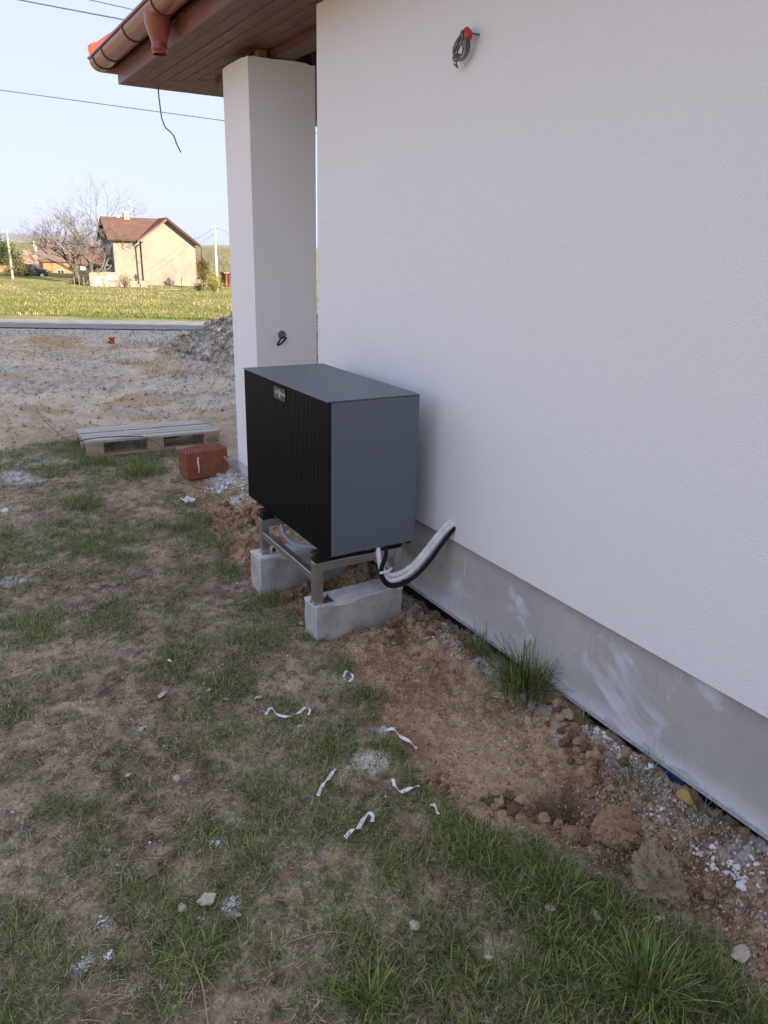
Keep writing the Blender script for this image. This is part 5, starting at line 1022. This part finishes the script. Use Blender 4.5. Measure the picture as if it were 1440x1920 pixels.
# --- bare trees
def bare_tree(name, lab, base, height, spread, seed, trunks, depth=6, rad=.22, mat2=None, wide=3):
    rnd = random.Random(seed); t = thing(name, lab, 'tree', tuple(base)); trunk = MB(); crown = MB()
    def grow(p, d_, L_, r_, lev):
        n_ = 4 if lev < 3 else 2; pts = [p]; rs = [r_]; q = p.copy(); dd = d_.copy()
        for i in range(n_):
            dd = (dd + Vector((rnd.gauss(0, .16), rnd.gauss(0, .16), rnd.gauss(.03, .11)))).normalized(); q = q + dd * (L_ / n_); pts.append(q.copy()); rs.append(r_ * (1 - .45 * (i + 1) / n_))
        (trunk if lev < 2 else crown).tube(pts, rs, 7 if lev < 2 else (4 if lev < 4 else 3), cap=False)
        if lev >= depth: return
        k_ = wide if lev == 0 else (3 if lev < 2 else rnd.choice((2, 3, 3)))
        for i in range(k_):
            a = rnd.uniform(0, 6.28) if lev else 6.283 * i / wide + rnd.uniform(-.4, .4); tilt = rnd.uniform(.35, .85) if lev else rnd.uniform(.30, .80); ax = dd.orthogonal().normalized(); ax.rotate(Matrix.Rotation(a, 3, dd)); nd = (dd * math.cos(tilt) + ax * math.sin(tilt)).normalized(); nd = (nd + Vector((0, 0, .08))).normalized()
            st = pts[-1] if i < 2 else pts[max(1, len(pts) - 2)]
            grow(st, nd, L_ * rnd.uniform(.62, .82), max(.012, r_ * rnd.uniform(.45, .6)), lev + 1)
    for d_, L_, r_ in trunks: grow(Vector((0, 0, -.5)), Vector(d_).normalized(), L_, r_, 0)
    trunk.build('trunk', M['bark'], t, smooth=True); crown.build('crown', mat2 or M['twigs'], t); return t
bare_tree('walnut_tree', 'big bare walnut tree with forked trunk beside cream house', B(151, 540, 79), 8, 4, 11, [((.06, 0, 1), 2.7, .36), ((.70, .1, 1), 2.5, .33)], 7, wide=6)
bare_tree('bare_tree', 'thin bare tree rising behind the cream house roof', B(208, 520, 104), 9, 3, 5, [((0, 0, 1), 4.6, .20), ((.15, 0, 1), 4.0, .16)], 5)
bare_tree('bare_tree', 'bare shrubby tree at the right edge behind pale pole', B(425, 545, 84), 6, 3, 8, [((0, 0, 1), 1.9, .13), ((.3, 0, 1), 1.8, .11), ((-.3, 0, 1), 1.7, .11)], 5)
bare_tree('bare_tree', 'low bare bush between annex and pale pole', B(380, 535, 100), 6, 3, 18, [((0, 0, 1), 2.2, .13), ((.35, 0, 1), 2.0, .11), ((-.35, 0, 1), 2.0, .11)], 5)
# --- leafy bushes: clusters of small leaf faces
def bush(name, lab, base, rx_, rz_, n_, c0, c1, seed, cat='bush', leaf=.10, stem=True, conif=False):
    rg = np.random.default_rng(seed); t = thing(name, lab, cat, tuple(base)); nc = 26
    cl = rg.normal(0, 1, (nc, 3)); cl /= np.linalg.norm(cl, axis=1)[:, None]; cl *= (rg.random(nc) ** .4)[:, None]; cl = cl * np.array((rx_ * .75, rx_ * .75, rz_ * .8)); cl[:, 2] += rz_
    if conif: cl[:, :2] *= (1.15 - .55 * cl[:, 2:3] / (2 * rz_))
    wch = rg.integers(0, nc, n_); cs_ = rg.uniform(.25, .5, nc)[wch] * rx_; p = cl[wch] + rg.normal(0, .55, (n_, 3)) * cs_[:, None]
    a = rg.normal(0, 1, (n_, 3)); a /= np.linalg.norm(a, axis=1)[:, None]; b = np.cross(a, rg.normal(0, 1, (n_, 3))); b /= np.linalg.norm(b, axis=1)[:, None]; ls = leaf * rg.uniform(.6, 1.4, n_)[:, None]
    V_ = np.stack([p - a * ls, p + b * ls * .5, p + a * ls, p - b * ls * .5], 1).reshape(-1, 3); cols = np.array(c0) + rg.random((n_, 1)) * (np.array(c1) - np.array(c0)); cols *= (0.7 + .6 * rg.random(nc))[wch][:, None]
    me = np_mesh('crown', V_, np.arange(4 * n_), np.full(n_, 4), np.repeat(cols, 4, 0)); link('crown', me, LEAF, t)
    mb = MB()
    for i in range(7): mb.tube([(0, 0, -.6), tuple(cl[i] * .5), tuple(cl[i])], [.07, .05, .02], 5, cap=False)
    mb.build('trunk', M['bark'], t)
bush('pine_tree', 'dark green pine behind the leaning pole at far left', B(8, 525, 98), 2.4, 2.6, 5200, (.03, .05, .025), (.09, .115, .05), 3, 'tree', .13, conif=True)
bush('willow_bush', 'yellowish spring bush by the orange wall at left', B(30, 525, 86), 1.7, 1.15, 2600, (.20, .17, .06), (.36, .29, .11), 4, leaf=.07)
bush('forsythia_bush', 'yellow green bush at the right below pale pole', B(405, 548, 70), 1.25, .75, 2200, (.20, .19, .05), (.36, .31, .09), 5, leaf=.06)
bush('cypress_bush', 'dark olive conifer between annex and pale pole', B(384, 540, 78), .75, 1.55, 1800, (.08, .075, .02), (.17, .15, .045), 6, leaf=.07, conif=True)
bush('dark_shrub', 'dark brown shrub at the foot of the bare tree', B(148, 540, 77), .75, .55, 1000, (.05, .055, .03), (.12, .11, .06), 7, leaf=.06)
bush('dry_shrub', 'dry brown shrub growing over the ruined wall', B(235, 535, 72), 1.0, .45, 900, (.22, .17, .11), (.36, .28, .19), 9, leaf=.05)
bush('grey_shrub', 'greyish twiggy shrub at the right end of the fence', B(372, 545, 71), .8, .5, 800, (.20, .17, .12), (.33, .29, .2), 10, leaf=.05)
# ---------------------------------------------------------------- small broad-leaved weeds in the turf
x_, y_ = scatter(26000, -3.0, -.3, .8, 6.5, lambda x, y: ss(.52, .66, fbm(x, y, 4.5, 3, 67)) * (1 - dirt_mask(x, y)) * .6 * seen(x, y)); n_ = len(x_)
a = RNG.uniform(0, 6.28, n_); ls = (.004 + .007 * RNG.random(n_) ** 2); hz_ = H(x_, y_) + .004 + .016 * RNG.random(n_); tl = RNG.normal(0, .35, (n_, 2)); ring = [(1, 0), (.45, .55), (-.5, .5), (-1, 0), (-.5, -.5), (.45, -.55)]
V_ = np.stack([np.stack([x_ + ls * (u_ * np.cos(a) - w_ * np.sin(a)), y_ + ls * (u_ * np.sin(a) + w_ * np.cos(a)), hz_ + ls * (u_ * tl[:, 0] + w_ * tl[:, 1])], -1) for u_, w_ in ring], 1).reshape(-1, 3)
wc = (C3(.075, .135, .04) + RNG.random((n_, 1)) * C3(.11, .13, .05)); me = np_mesh('lawn_weeds', V_, np.arange(6 * n_), np.full(n_, 6), np.repeat(wc, 6, 0)); o = link('lawn_weeds', me, GRASS); tag(o, 'small broad leaved weeds and clover in the turf', 'weeds', kind='stuff')
for i_, (p_, lab_) in enumerate((((1290, 1600), 'sparse weed sprouting from the rubble above the sod clump'), ((1350, 1660), 'thin grass sprig in the rubble near the right edge'), ((1300, 1720), 'small green sprig on gritty soil at lower right'), ((1180, 1610), 'grass sprig between the two big earth clumps'), ((1385, 1760), 'tiny grass sprig at the far lower right'))):
    tuft(p_, 26, .035, .03, .085, lab_, .4, .0026, .15, -.05)
